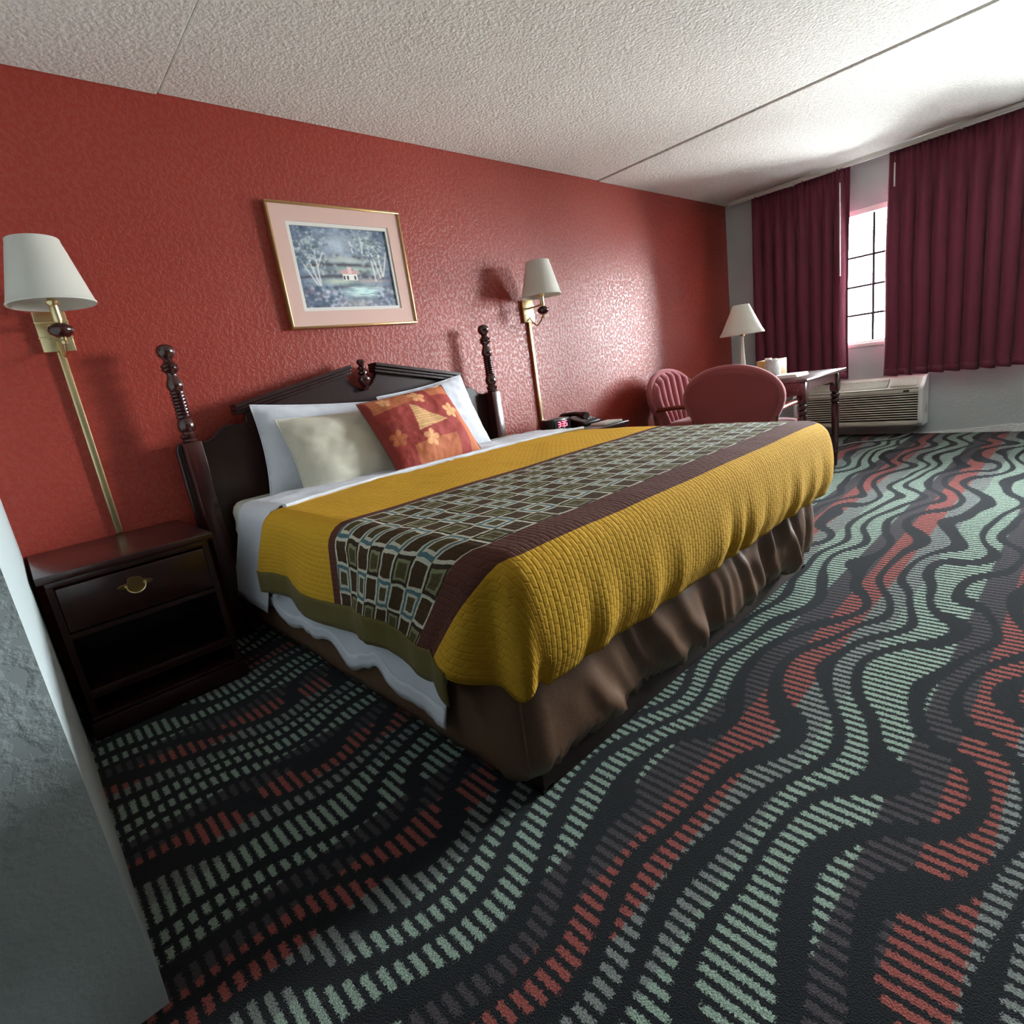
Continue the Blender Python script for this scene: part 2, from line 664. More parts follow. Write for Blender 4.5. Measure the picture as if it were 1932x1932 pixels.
# window
xg = 6.27
win = thing('window_1', 'tall white window of small square panes between two burgundy curtains', 'window', (XW + 0.08, (wy0 + wy1) / 2, wz0), kind='structure')
mb = MB()
fw = 0.045
mb.box(XW + 0.01, XW + 0.15, wy0, wy1, wz1 - fw, wz1)
mb.box(XW + 0.01, XW + 0.15, wy0, wy1, wz0, wz0 + fw * 0.7)
mb.box(XW + 0.01, XW + 0.15, wy0, wy0 + fw, wz0, wz1)
mb.box(XW + 0.01, XW + 0.15, wy1 - fw, wy1, wz0, wz1)
mb.build('window_frame', M['pvc'], win, smooth=False)
MB().box(XW - 0.012, XW + 0.06, wy0 - 0.02, wy1 + 0.02, wz0 - 0.022, wz0 + 0.012, 0.004).build('window_sill', M['pvc'], win)
MV = [-1.335 + 0.255 * k for k in range(-11, 2)]
MZ = [0.86 + 0.05 + 0.262 * k for k in range(1, 5)]
MZ = [1.135, 1.392, 1.655, 1.915]
for y in MV:
    if wy0 + 0.1 < y < wy1 - 0.1:
        MB().box(xg - 0.010, xg - 0.004, y - 0.0105, y + 0.0105, wz0 + 0.03, wz1 - fw).build('muntin', M['lead'], win, smooth=False)
for z in MZ[:3]:
    MB().box(xg - 0.009, xg - 0.003, wy0 + fw, wy1 - fw, z - 0.0105, z + 0.0105).build('muntin', M['lead'], win, smooth=False)
ys = [wy0 + fw] + [y for y in MV if wy0 + 0.1 < y < wy1 - 0.1] + [wy1 - fw]
zs = [wz0 + 0.03] + MZ[:3] + [wz1 - fw]
for i in range(len(ys) - 1):
    for j in range(len(zs) - 1):
        MB().box(xg - 0.002, xg + 0.002, ys[i] + 0.006, ys[i + 1] - 0.006, zs[j] + 0.006, zs[j + 1] - 0.006).build('pane', M['glass'], win, smooth=False)

# ------------------------------------------------------------------ curtains
rail = MB()
rail.box(6.02, 6.10, -2.75, -0.10, H - 0.034, H - 0.006, 0.004)
rail.box(6.03, 6.05, -2.75, -0.10, H - 0.044, H - 0.034)
r = rail.build('curtain_rail', M['pvc'])
tag(r, 'white curtain rail running along the ceiling edge over the window', 'curtain rail')
MB().box(6.015, 6.105, -0.74, -0.66, H - 0.05, H - 0.004, 0.006).build('bracket', M['pvc'], r)
MB().box(6.018, 6.102, -1.985, -1.96, H - 0.048, H - 0.004, 0.003).build('joint', M['pvc'], r)


def curtain(label, y0, y1, ztop, zb, nfold, seed, wand):
    root = thing('curtain', label, 'curtain', (6.06, (y0 + y1) / 2, zb))
    rnd = random.Random(seed)
    ph = [rnd.uniform(-0.9, 0.9) for _ in range(nfold + 2)]
    am = [rnd.uniform(0.6, 1.15) for _ in range(nfold + 2)]

    def fn(u, v):
        s = u * nfold
        k = int(min(s, nfold - 1e-6))
        fr = s - k
        a = am[k] * (1 - fr) + am[k + 1] * fr
        p = ph[k] * (1 - fr) + ph[k + 1] * fr
        amp = (0.010 + 0.030 * smooth(0.02, 0.28, v)) * a
        wv = math.sin(2 * PI * s + p * smooth(0, 0.5, v))
        pleat = 0.016 * (1 - smooth(0.0, 0.10, v)) * math.sin(6 * PI * s)
        x = 6.055 - amp * wv - pleat - 0.012 * fbm(u * 6, v * 1.5, seed)
        y = y0 + (y1 - y0) * u + 0.018 * smooth(0, 0.5, v) * math.cos(2 * PI * s + p) + 0.015 * fbm(u * 4, v * 2, seed + 5) * v
        z = ztop + (zb - ztop) * v + 0.008 * math.sin(2 * PI * s + 1) * v
        return (x, y, z)
    MB().grid(fn, nfold * 14, 40).build('drape', M['curtain'], root, solid=0.003, recalc=False)
    hem = MB().grid(lambda u, v: tuple(Vector(fn(u, 0.968 + 0.032 * v)) - Vector((0.003, 0, 0))), nfold * 14, 2).build('hem', M['curtain'], root, solid=0.002, recalc=False)
    if wand:
        wy, wz0_, wz1_ = wand
        MB().tube([(6.0, wy, wz1_), (6.0, wy, wz0_)], 0.006, 8).build('wand', M['pvc'], root)
        MB().tube([(6.03, wy, ztop - 0.05), (6.0, wy, wz1_ + 0.02), (6.0, wy, wz1_ - 0.01)], 0.003, 6).build('wand_hook', M['brassdull'], root)
    return root


curtain('burgundy curtain left of the window, behind the desk lamp, with a long white wand', -0.33, -1.20, 2.408, 0.565, 8, 3, (-1.135, 1.50, 2.28))
curtain('wide burgundy curtain right of the window, hanging over the air conditioner end', -1.495, -2.50, 2.402, 0.552, 9, 11, (-1.545, 2.12, 2.30))

# ------------------------------------------------------------------ air conditioner
ac = thing('air_conditioner', 'long beige wall air conditioner with slatted front under the window', 'air conditioner', (6.06, -1.3, 0.1))
ya, yb = -1.80, -0.72
prof = [(XW, 0.10), (5.975, 0.10), (5.95, 0.13), (5.95, 0.43), (5.957, 0.442), (5.985, 0.452), (6.02, 0.468), (6.055, 0.492), (6.085, 0.52), (6.105, 0.532), (XW, 0.535)]
front_open = MB()
# case: two end pieces plus the shell behind the slats
shell = [(XW - 0.001, 0.10), (5.985, 0.10), (5.985, 0.425), (5.957, 0.442), (5.985, 0.452), (6.02, 0.468), (6.055, 0.492), (6.085, 0.52), (6.105, 0.532), (XW - 0.001, 0.535)]
MB().prism(shell, 'y', ya + 0.03, yb - 0.03).build('case', M['acwhite'], ac)
for e0, e1 in ((ya, ya + 0.035), (yb - 0.035, yb)):
    MB().prism([(min(q[0], XW - 0.001), q[1]) for q in prof], 'y', e0, e1).build('end_cap', M['pvc'], ac, bevel=0.004)
MB().box(5.982, 5.986, ya + 0.036, yb - 0.036, 0.155, 0.41).build('grille_shadow', M['acdark'], ac, smooth=False)
MB().box(5.952, 5.99, ya + 0.035, yb - 0.035, 0.402, 0.432, 0.004).build('front_rail', M['acwhite'], ac)
MB().box(5.952, 5.99, ya + 0.035, yb - 0.035, 0.115, 0.152, 0.004).build('front_rail', M['acwhite'], ac)
slat_me = None
for k in range(11):
    z = 0.166 + k * 0.0218
    o = MB().prism([(5.953, z + 0.004), (5.984, z), (5.984, z + 0.008), (5.953, z + 0.014)], 'y', ya + 0.035, yb - 0.035).build('slat', M['acwhite'], ac, smooth=False)


def slope_pt(t, y, off=0.0):
    a, b = Vector((5.985, 0, 0.452)), Vector((6.085, 0, 0.52))
    d = (b - a).normalized()
    nrm = Vector((-d.z, 0, d.x))
    p = a + (b - a) * t + nrm * (off - 0.006 * math.sin(PI * t))
    return Vector((p.x, y, p.z))


for k in range(7):
    t0 = 0.04 + k * 0.135
    q = [slope_pt(t0, 0, 0.001), slope_pt(t0 + 0.07, 0, 0.001), slope_pt(t0 + 0.07, 0, 0.008), slope_pt(t0, 0, 0.008)]
    MB().prism([(p.x, p.z) for p in q], 'y', -1.52, yb - 0.06).build('vent_slat', M['acwhite'], ac, smooth=False)
MB().grid(lambda u, v: tuple(slope_pt(0.02 + 0.96 * v, -1.525 + u * (yb - 0.055 + 1.525), 0.0015)), 1, 6).build('vent_shadow', M['acdark'], ac)
mb = MB()
q = [slope_pt(0.05 + 0.9 * k / 5, 0, 0.003) for k in range(6)] + [slope_pt(0.95 - 0.9 * k / 5, 0, 0.010) for k in range(6)]
mb.prism([(p.x, p.z) for p in q], 'y', -1.745, -1.545).build('control_door', M['acwhite'], ac, bevel=0.002)
MB().box(5.947, 5.953, -1.70, -1.655, 0.41, 0.426, 0.002).build('badge', M['black'], ac)
for k in range(5):
    MB().box(6.06 + k * 0.009, 6.064 + k * 0.009, ya - 0.002, ya + 0.002, 0.20, 0.28).build('side_vent', M['acwhite'], ac, smooth=False)

pts = [(6.12, -1.74, 0.10), (6.08, -1.735, 0.06), (6.0, -1.70, 0.025), (5.85, -1.62, 0.009)]
for k in range(14):
    t = k / 13
    pts.append((5.75 - 0.55 * t + 0.05 * math.sin(t * 7), -1.52 + 0.62 * t + 0.03 * math.sin(t * 9), 0.008))
co = MB().tube(pts, 0.0065, 8).build('power_cord', M['grey_pl'])
tag(co, 'grey power cord trailing on the carpet below the air conditioner', 'cord')

# ------------------------------------------------------------------ headboard
HX = 1.557
hb = thing('headboard', 'dark cherry headboard with broken pediment and turned posts on the red wall', 'headboard', (HX, -0.07, 0.3))
left = [(0.575, 0.30), (0.575, 0.93), (0.582, 0.955), (0.60, 0.968), (0.625, 0.97), (0.66, 0.965), (0.70, 0.958), (0.735, 0.967), (0.765, 0.995), (0.80, 1.015), (0.845, 1.018), (0.875, 1.005), (0.90, 1.02), (0.905, 1.06), (1.20, 1.125), (1.46, 1.18), (1.475, 1.15), (1.50, 1.12), (1.53, 1.10), (HX, 1.093)]
right = [(2 * HX - a, b) for a, b in left[::-1][1:]]
MB().prism(left + right, 'y', -0.085, -0.045).build('panel', M['cherry'], hb, bevel=0.004, angle=30)
for sgn in (-1, 1):
    def mx(d):
        return HX + sgn * d
    # moulding: stepped profile swept along the slope
    for (h0, h1, d) in ((0.0, 0.016, 0.115), (0.016, 0.032, 0.125), (0.032, 0.05, 0.138)):
        a0, a1 = (0.075, 0.70) if sgn < 0 else (0.075, 0.655)
        za, zb_ = 1.178, (1.053 if sgn < 0 else 1.062)
        pl = [(mx(a0), za + h0), (mx(a1), zb_ + h0), (mx(a1 + 0.006), zb_ + h1), (mx(a0 - 0.004), za + h1)]
        nm = 'pediment_moulding'
        if h0 == 0.0:
            base = MB().prism(pl, 'y', -d, -0.045).build(nm, M['cherry'], hb, bevel=0.003)
        else:
            MB().prism(pl, 'y', -d, -0.045).build('moulding_step', M['cherry'], base, bevel=0.003)
prof = [(0.0, 0.0), (0.018, 0.0), (0.022, 0.012), (0.014, 0.02), (0.02, 0.03), (0.03, 0.045), (0.036, 0.06), (0.032, 0.075), (0.018, 0.085), (0.026, 0.092), (0.026, 0.10), (0.015, 0.108), (0.022, 0.118), (0.022, 0.126), (0.013, 0.135), (0.02, 0.145), (0.024, 0.155), (0.018, 0.166), (0.0, 0.17)]
MB().lathe(prof, 18, Matrix.Translation((HX, -0.105, 1.085))).build('finial', M['cherryv'], hb)
PP = [(0.0, 0.0), (0.030, 0.0), (0.034, 0.008), (0.030, 0.016), (0.036, 0.024), (0.038, 0.034), (0.028, 0.042), (0.026, 0.05), (0.034, 0.06), (0.037, 0.08), (0.034, 0.10), (0.026, 0.115), (0.031, 0.122), (0.031, 0.130), (0.026, 0.136)]
zz = 0.136
for k in range(7):
    PP += [(0.031, zz + 0.006), (0.031, zz + 0.010), (0.025, zz + 0.016)]
    zz += 0.016
PP += [(0.030, 0.256), (0.034, 0.272), (0.033, 0.285), (0.022, 0.315), (0.020, 0.325), (0.024, 0.335), (0.034, 0.345), (0.036, 0.352), (0.030, 0.357), (0.034, 0.362), (0.036, 0.368), (0.028, 0.376), (0.022, 0.384), (0.018, 0.392), (0.022, 0.40), (0.032, 0.412), (0.037, 0.428), (0.036, 0.444), (0.028, 0.458), (0.012, 0.466), (0.0, 0.468)]
sc_ = 0.428 / 0.468
for px in (HX - 0.925, HX + 0.905):
    post = MB().box(px - 0.036, px + 0.036, -0.16, -0.085, 0.02, 0.965, 0.004).build('post_block', M['cherryv'], hb)
    MB().lathe([(r_, z_ * sc_) for r_, z_ in PP], 20, Matrix.Translation((px, -0.125, 0.965))).build('turned_post', M['cherryv'], hb)

# ------------------------------------------------------------------ bed
BX0, BX1, BY0, BY1 = 0.70, 2.62, -0.10, -2.0
ZT = 0.668
bed = thing('bed', 'king size bed, cream mattress on a dark base, against the headboard', 'bed', ((BX0 + BX1) / 2, -1.05, 0))
MB().box(0.775, 2.545, -2.02, -0.12, 0.0, 0.13, 0.006).build('base_board', M['basewood'], bed)
for sx in (0.79, 2.53):
    for sy in (-2.0, -0.2):
        MB().box(sx - 0.02, sx + 0.02, sy - 0.02, sy + 0.02, 0.0, 0.012).build('foot_pad', M['black'], bed, smooth=False)


def rrect(x0, x1, y0, y1, r, per=0.03):
    """closed rounded rectangle, points with outward normals"""
    out = []
    def seg(a, b, nrm):
        n = max(1, int((Vector(b) - Vector(a)).length / per))
        for i in range(n):
            t = i / n
            out.append((a[0] + (b[0] - a[0]) * t, a[1] + (b[1] - a[1]) * t, nrm[0], nrm[1]))
    def arc(cx, cy, a0):
        n = 6
        for i in range(n):
            a = a0 + PI / 2 * i / n
            out.append((cx + r * math.cos(a), cy + r * math.sin(a), math.cos(a), math.sin(a)))
    seg((x0 + r, y0), (x1 - r, y0), (0, -1))
    arc(x1 - r, y0 + r, -PI / 2)
    seg((x1, y0 + r), (x1, y1 - r), (1, 0))
    arc(x1 - r, y1 - r, 0)
    seg((x1 - r, y1), (x0 + r, y1), (0, 1))
    arc(x0 + r, y1 - r, PI / 2)
    seg((x0, y1 - r), (x0, y0 + r), (-1, 0))
    arc(x0 + r, y0 + r, PI)
    return out


def puffy(x0, x1, y0, y1, z0, z1, r, rz, name, mat, parent, wr=0.004, seed=0):
    ring = rrect(x0, x1, y0, y1, r)
    n = len(ring)
    lv = [(-rz, z0)] + [(-rz + rz * math.sin(a), z0 + rz - rz * math.cos(a)) for a in (PI / 6, PI / 3, PI / 2)]
    m = 7
    lv += [(0.0, z0 + rz + (z1 - z0 - 2 * rz) * k / m) for k in range(1, m)]
    lv += [(-rz + rz * math.cos(a), z1 - rz + rz * math.sin(a)) for a in (0, PI / 6, PI / 3, PI / 2)]
    mb = MB()
    vs, fs = [], []
    for off, z in lv:
        for (x, y, nx, ny) in ring:
            d = off + wr * fbm(x * 5 + y * 5, z * 22, seed)
            vs.append((x + nx * d, y + ny * d, z))
    for k in range(len(lv) - 1):
        for i in range(n):
            fs.append((k * n + i, k * n + (i + 1) % n, (k + 1) * n + (i + 1) % n, (k + 1) * n + i))
    fs.append(tuple((len(lv) - 1) * n + i for i in range(n)))
    mb.add(vs, fs)
    return mb.build(name, mat, parent, angle=60)


puffy(0.715, 2.605, -2.055, BY0, 0.42, ZT - 0.006, 0.06, 0.05, 'mattress', M['cream'], bed, 0.010, 2)
MB().tube([(p[0], p[1], 0.43) for p in rrect(0.712, 2.608, -2.058, BY0, 0.06, 0.1)], 0.006, 6, closed=True).build('piping', M['white'], bed)
puffy(0.735, 2.575, -2.02, BY0, 0.14, 0.42, 0.06, 0.03, 'box_spring', M['wrap'], bed, 0.003, 5)

# stretch wrap round the box spring: folds along the foot, gathered elastic hem
ring = rrect(0.703, 2.595, -2.04, -0.12, 0.075, 0.012)
n = len(ring)
LV = 16
vs, fs = [], []
for k in range(LV + 1):
    v = k / LV
    z = 0.44 - 0.365 * v
    for i, (x, y, nx, ny) in enumerate(ring):
        foot = max(0, -ny) * smooth(0.75, 1.15, x)
        # folds lean: they run from lower left to upper right along the foot
        s = x * 5.0 - v * (2.2 - 0.75 * x) + 0.5 * fbm(x * 1.7, v, 3)
        fold = 0.052 * foot * fbm(s * 0.9, 0.3, 9) * (0.45 + 0.55 * v) + 0.012 * foot * smooth(1.6, 2.4, x) * math.sin(x * 42 + 4 * fbm(x * 3, v, 6))
        ruff = 0.004 * math.sin(i * 2.1) * smooth(0.86, 0.95, v)
        side = 0.006 * fbm(x * 4 + y * 4, v * 2, 1)
        tuck = 0.022 * v - 0.022 * smooth(0.85, 1.0, v)
        belly = 0.010 * math.sin(PI * v)
        d = fold + ruff + side + tuck + belly
        zz = z + 0.006 * math.sin(i * 1.05) * smooth(0.9, 1.0, v) + 0.014 * foot * smooth(0.4, 1.0, v) * fbm(x * 5, 1, 4)
        vs.append((x + nx * d, y + ny * d, zz))
for k in range(LV):
    for i in range(n):
        fs.append((k * n + i, k * n + (i + 1) % n, (k + 1) * n + (i + 1) % n, (k + 1) * n + i))
bw = MB().add(vs, fs).build('bed_wrap', M['wrap'], None, solid=0.003, angle=75)
tag(bw, 'brown stretch fabric wrap with gathered hem around the bed base', 'bed skirt')
MB().tube([(0.727, -2.034, 0.40), (0.719, -2.042, 0.30), (0.711, -2.050, 0.2), (0.712, -2.048, 0.12)], 0.003, 6).build('corner_seam', M['wrap'], bw)


def drape(xl, xr, yh, yf, dl, dr, df, zt, nu_s, nv_s, top_nu, top_nv, side_prof, foot_prof, corner=None, wave=None, re=0.055):
    """cloth over the bed: grid in cloth space (a over the left/right edge, b over the foot)"""
    us = [-dl + dl * i / nu_s for i in range(nu_s)] + [(xr - xl) * i / top_nu for i in range(top_nu)] + [(xr - xl) + dr * i / nu_s for i in range(nu_s + 1)]
    L = yh - yf
    vs_ = [L * j / top_nv for j in range(top_nv)] + [L + df * j / nv_s for j in range(nv_s + 1)]
    mb = MB()
    vs, uvs, fs = [], [], []

    def edge(d):
        """rounded top edge: distance hung -> (outward, drop)"""
        if d < re * PI / 2:
            a = d / re
            return re * math.sin(a), re * (1 - math.cos(a))
        return re, re + d - re * PI / 2
    for v in vs_:
        for u in us:
            a = max(0, -u) / max(dl, 1e-6) if u < 0 else 0
            a2 = max(0, u - (xr - xl)) / max(dr, 1e-6) if u > xr - xl else 0
            A = a if a > 0 else -a2
            b = max(0, v - L) / max(df, 1e-6)
            x = xl + re + min(max(u, 0), xr - xl) * (xr - xl - 2 * re) / (xr - xl)
            y = yh - min(v, L) * (L - re) / L
            r = max(abs(A), b)
            if r <= 0:
                p = Vector((x, y, zt))
            else:
                th = PI / 4 * (2 - abs(A) / b if b >= abs(A) else b / abs(A)) if (A != 0 and b > 0) else (PI / 2 if A == 0 else 0)
                ct, st = math.cos(th), math.sin(th)
                dd = (dl if A > 0 else dr) * ct * ct + df * st * st + ((0.062 * math.sin(2 * th) * ct - 0.055 * math.exp(-((th / (PI / 2) - 0.80) / 0.22) ** 2) * math.cos(th) ** 0.5) if A > 0 else 0)
                d = r * dd
                o, dz = edge(d)
                bul = side_prof(r) * ct * ct + foot_prof(r, u) * st * st
                if corner:
                    bul += corner(th, r, A)
                o += bul
                sg = -1 if A > 0 else 1
                p = Vector((x + sg * o * ct, y - o * st, zt - dz))
            if wave:
                p = p + wave(u, v, A, b)
            vs.append(tuple(p))
            uvs.append((u, v))
    nu = len(us)
    for j in range(len(vs_) - 1):
        for i in range(nu - 1):
            q = j * nu + i
            fs.append((q, q + 1, q + nu + 1, q + nu))
    mb.add(vs, fs)
    mb.uv = uvs
    return mb


# white top sheet: turned down at the head, hanging below the cover on the left
def sheet_wave(u, v, A, b):
    w = Vector((0, 0, 0.006 * fbm(u * 5, v * 6, 2) + 0.004 * fbm(u * 16, v * 14, 7)))
    if A > 0:
        w += Vector((-0.045 * A * A, (0.14 + 0.14 * (1 - smooth(0.0, 0.38, v))) * A, 0.012 * fbm(v * 7, 0, 1) * A))
    return w


sheet = drape(0.70, 2.63, -0.36, -0.74, 0.48, 0.45, 0.0, ZT + 0.010, 14, 1, 60, 18, lambda r: 0.012 * r, lambda r, u: 0, None, sheet_wave, 0.05)
sh = sheet.build('flat_sheet', M['white'], None, solid=0.004, recalc=False, angle=80)
tag(sh, 'white flat sheet turned down over the head end of the bed', 'sheet')
mb = MB()
mb.tube([(0.745 + 1.83 * k / 40, -0.655 - 0.11 * abs(k / 20 - 1) ** 3 + 0.016 * fbm(k * 0.31, 0, 2), ZT + 0.016 + 0.003 * fbm(k * 0.4, 3, 1)) for k in range(41)], 0.009, 8, sx=1.6)
mb.build('folded_edge', M['white'], sh)


def hang(u, v):
    y = -0.42 - 1.41 * u
    f = 0.5 + 0.5 * fbm(u * 6, 0.0, 5)
    bot = 0.225 - 0.035 * u + 0.020 * math.sin(u * 19) + 0.022 * fbm(u * 9, 1, 2)
    z = 0.46 + (bot - 0.46) * v
    x = 0.700 - 0.034 * v - 0.014 * v * math.sin(u * 31 + 2 * v) * f - 0.006 * fbm(u * 12, v * 4, 8) * v - 0.02 * smooth(0.88, 1, u) * v
    return (x, y, z)


MB().grid(hang, 90, 14).build('hanging_edge', M['white'], sh, solid=0.003, recalc=False, angle=80)
MB().grid(lambda u, v: tuple(Vector(hang(u, 0.80 + 0.18 * v)) + Vector((-0.004, 0, 0))), 90, 3).build('hem_fold', M['white'], sh, solid=0.002, recalc=False, angle=80)


# bedspread
def side_pull(v):
    """the hanging side is drawn towards the head at its two ends"""
    return 0.03 + 0.12 * (1 - smooth(0.0, 0.7, v)) + 0.19 * smooth(0.75, 1.45, v)


def cov_wave(u, v, A, b):
    w = Vector((0, 0, 0.004 * fbm(u * 3, v * 3, 4)))
    ue = abs(u - 0.97) / 0.97
    if A == 0 and b == 0:
        w += Vector((0, -0.11 * ue ** 3 * (1 - smooth(0, 0.5, v)), 0))
    elif b == 0:
        w += Vector((0, -0.11 * (1 - smooth(0, 0.5, v)), 0))
    if A > 0 and b <= 0:
        w += Vector((-0.014 * A * math.sin(v * 13 + 1.2 * A) - 0.010 * A * fbm(v * 6, A, 3), 0, 0.012 * A * math.sin(v * 8)))
        # head hem swings back on the side
        w += Vector((0, A * side_pull(v), 0))
    if A > 0 and b > 0:
        w += Vector((0, 0.22 * A * (1 - b / max(A, b)) ** 1.5, 0))
    if b > 0:
        k = smooth(0.25, 1.0, b) * smooth(-0.05, 0.12, u)
        w += Vector((0, -0.014 * k * math.sin(u * 34 + 3 * fbm(u * 3, 0, 2)) * (0.4 + fbm(u * 5, 1, 3)), 0))
    return w


def corner_fold(th, r, A):
    if A <= 0:
        return 0.0
    t = th / (PI / 2)
    return r * (0.055 * math.exp(-((t - 0.13) / 0.12) ** 2) - 0.025 * math.exp(-((t - 0.33) / 0.09) ** 2) + 0.03 * math.exp(-((t - 0.62) / 0.14) ** 2))


YH = -0.64
foot_p = lambda r, u: 0.050 * math.sin(PI * r * 0.8) - 0.01 * smooth(0.8, 1, r)
side_p = lambda r: 0.010 + 0.016 * r
cov = drape(0.690, 2.60, YH, -2.09, 0.292, 0.30, 0.345, ZT + 0.006, 16, 26, 90, 60, side_p, foot_p, corner_fold, cov_wave, 0.06)
cv = cov.build('bedspread', M['spread'], None, solid=0.005, recalc=False, angle=80)
tag(cv, 'mustard yellow bedspread with a brown square patterned band near the foot', 'bedspread')
# olive hem along the left side
nu_tot = 16 + 90 + 17
rowN = nu_tot
hemv = []
rows = len(cov.v) // rowN
pts = []
for j in range(rows):
    p0, p1 = Vector(cov.v[j * rowN]), Vector(cov.v[j * rowN + 2])
    if p0.y < -1.925:
        break
    d = (p0 - p1).normalized()
    pts.append((p0, d))
mb = MB()


def hem_fn(u, v):
    s = u * (len(pts) - 1)
    k = int(min(s, len(pts) - 2))
    f = s - k
    p = pts[k][0].lerp(pts[k + 1][0], f)
    return (p.x - 0.002 - 0.004 * v, p.y, p.z + 0.012 - 0.088 * v)


MB().grid(hem_fn, 70, 6).build('side_hem', M['olive'], cv, solid=0.004, recalc=False, angle=80)

# ------------------------------------------------------------------ pillows


def pillow_mesh(w, h, t, n=44, seed=0, wr=0.01, pinch=0.06):
    mb = MB()
    for side in (1, -1):
        def fn(u, v, side=side):
            a, b = u * 2 - 1, v * 2 - 1
            x = a * w / 2 * (1 - pinch * (1 - b * b) * 0.9)
            y = b * h / 2 * (1 - pinch * (1 - a * a) * 0.9)
            e = max(0, (1 - abs(a) ** 3)) ** 0.62 * max(0, (1 - abs(b) ** 3)) ** 0.62
            z = side * t / 2 * e + wr * e * fbm(a * 2.2 + seed, b * 2.2, side) + 0.4 * wr * fbm(a * 7, b * 5 + seed, side) * (1 - e * 0.7)
            return (x, y, z)
        if side == 1:
            mb.grid(fn, n, n)
        else:
            mb.grid(lambda u, v: fn(1 - u, v), n, n)
    return mb


def place_pillow(name, label, mat, w, h, t, c, lean, yaw, roll=0, seed=0, wr=0.01, cat='pillow', group=None, pinch=0.06):
    """local x across, local y up the pillow, local z out of its face"""
    mb = pillow_mesh(w, h, t, seed=seed, wr=wr, pinch=pinch)
    R_ = Matrix.Rotation(yaw, 4, 'Z') @ Matrix.Rotation(PI / 2 - lean, 4, 'X') @ Matrix.Rotation(roll, 4, 'Z')
    root = thing(name, label, cat, c, group)
    root.rotation_euler = R_.to_euler()
    Mx = Matrix.Translation(c) @ R_
    mb.v = [tuple(Mx @ Vector(p)) for p in mb.v]
    body = mb.build('cover', mat, root, angle=80)
    bm = bmesh.new()
    bm.from_mesh(body.data)
    bmesh.ops.remove_doubles(bm, verts=bm.verts, dist=0.0012)
    bm.to_mesh(body.data)
    bm.free()
    return root, body, Mx


def rim_pts(w, h, pinch, Mx, n=20):
    out = []
    for k in range(4 * n):
        s = k / n
        e, f = int(s), s - int(s)
        a, b = [(-1 + 2 * f, -1), (1, -1 + 2 * f), (1 - 2 * f, 1), (-1, 1 - 2 * f)][e]
        out.append(Mx @ Vector((a * w / 2 * (1 - pinch * (1 - b * b) * 0.9), b * h / 2 * (1 - pinch * (1 - a * a) * 0.9), 0)))
    return out


rt, bo, mx_ = place_pillow('pillow', 'white pillow upright at the left, behind the cream pillow', M['white'], 0.80, 0.47, 0.17, (1.285, -0.215, 0.822), 0.22, 0.0, -0.10, 3, 0.014)
MB().tube(rim_pts(0.80, 0.47, 0.06, mx_), 0.004, 6, closed=True).build('seam', M['white'], rt)
rt, bo, mx_ = place_pillow('pillow', 'cream pillow leaning in front of the left white pillow', M['cream'], 0.84, 0.44, 0.19, (1.38, -0.36, 0.792), 0.42, 0.02, -0.03, 8, 0.016)
MB().tube(rim_pts(0.84, 0.44, 0.06, mx_), 0.004, 6, closed=True).build('seam', M['cream'], rt)
rt, bo, mx_ = place_pillow('pillow', 'bluish white pillow at the right, tilted behind the orange cushion', M['white'], 0.62, 0.48, 0.17, (1.90, -0.25, 0.843), 0.33, 0.0, 0.10, 15, 0.014)
MB().tube(rim_pts(0.62, 0.48, 0.06, mx_), 0.004, 6, closed=True).build('seam', M['white'], rt)
TW, TH, TT = 0.57, 0.44, 0.17
rt, tp, tmx = place_pillow('cushion', 'square orange and red patchwork cushion with flower pattern on the bed', M['quilt'], TW, TH, TT, (1.635, -0.475, 0.845), 0.52, 0.06, 0.07, 21, 0.010, cat='cushion', pinch=0.03)
MB().tube(rim_pts(TW, TH, 0.03, tmx), 0.005, 6, closed=True).build('piping', M['armwood'], rt)

# patchwork paint on the cushion
RED, ORG, LGT, CRM = [np.array(lin(*c)[:3]) for c in ((152, 50, 42), (184, 102, 62), (222, 158, 108), (204, 156, 104))]
FL = [(0.55, 0.86, 0.085, LGT), (0.80, 0.57, 0.085, LGT), (0.42, 0.30, 0.085, LGT), (0.13, 0.42, 0.08, ORG), (0.62, 0.20, 0.05, ORG), (0.2, 0.9, 0.06, LGT)]


def intri(p, a, b, c):
    s = lambda p1, p2, p3: (p1[0] - p3[0]) * (p2[1] - p3[1]) - (p2[0] - p3[0]) * (p1[1] - p3[1])
    d1, d2, d3 = s(p, a, b), s(p, b, c), s(p, c, a)
    return not ((d1 < 0 or d2 < 0 or d3 < 0) and (d1 > 0 or d2 > 0 or d3 > 0))


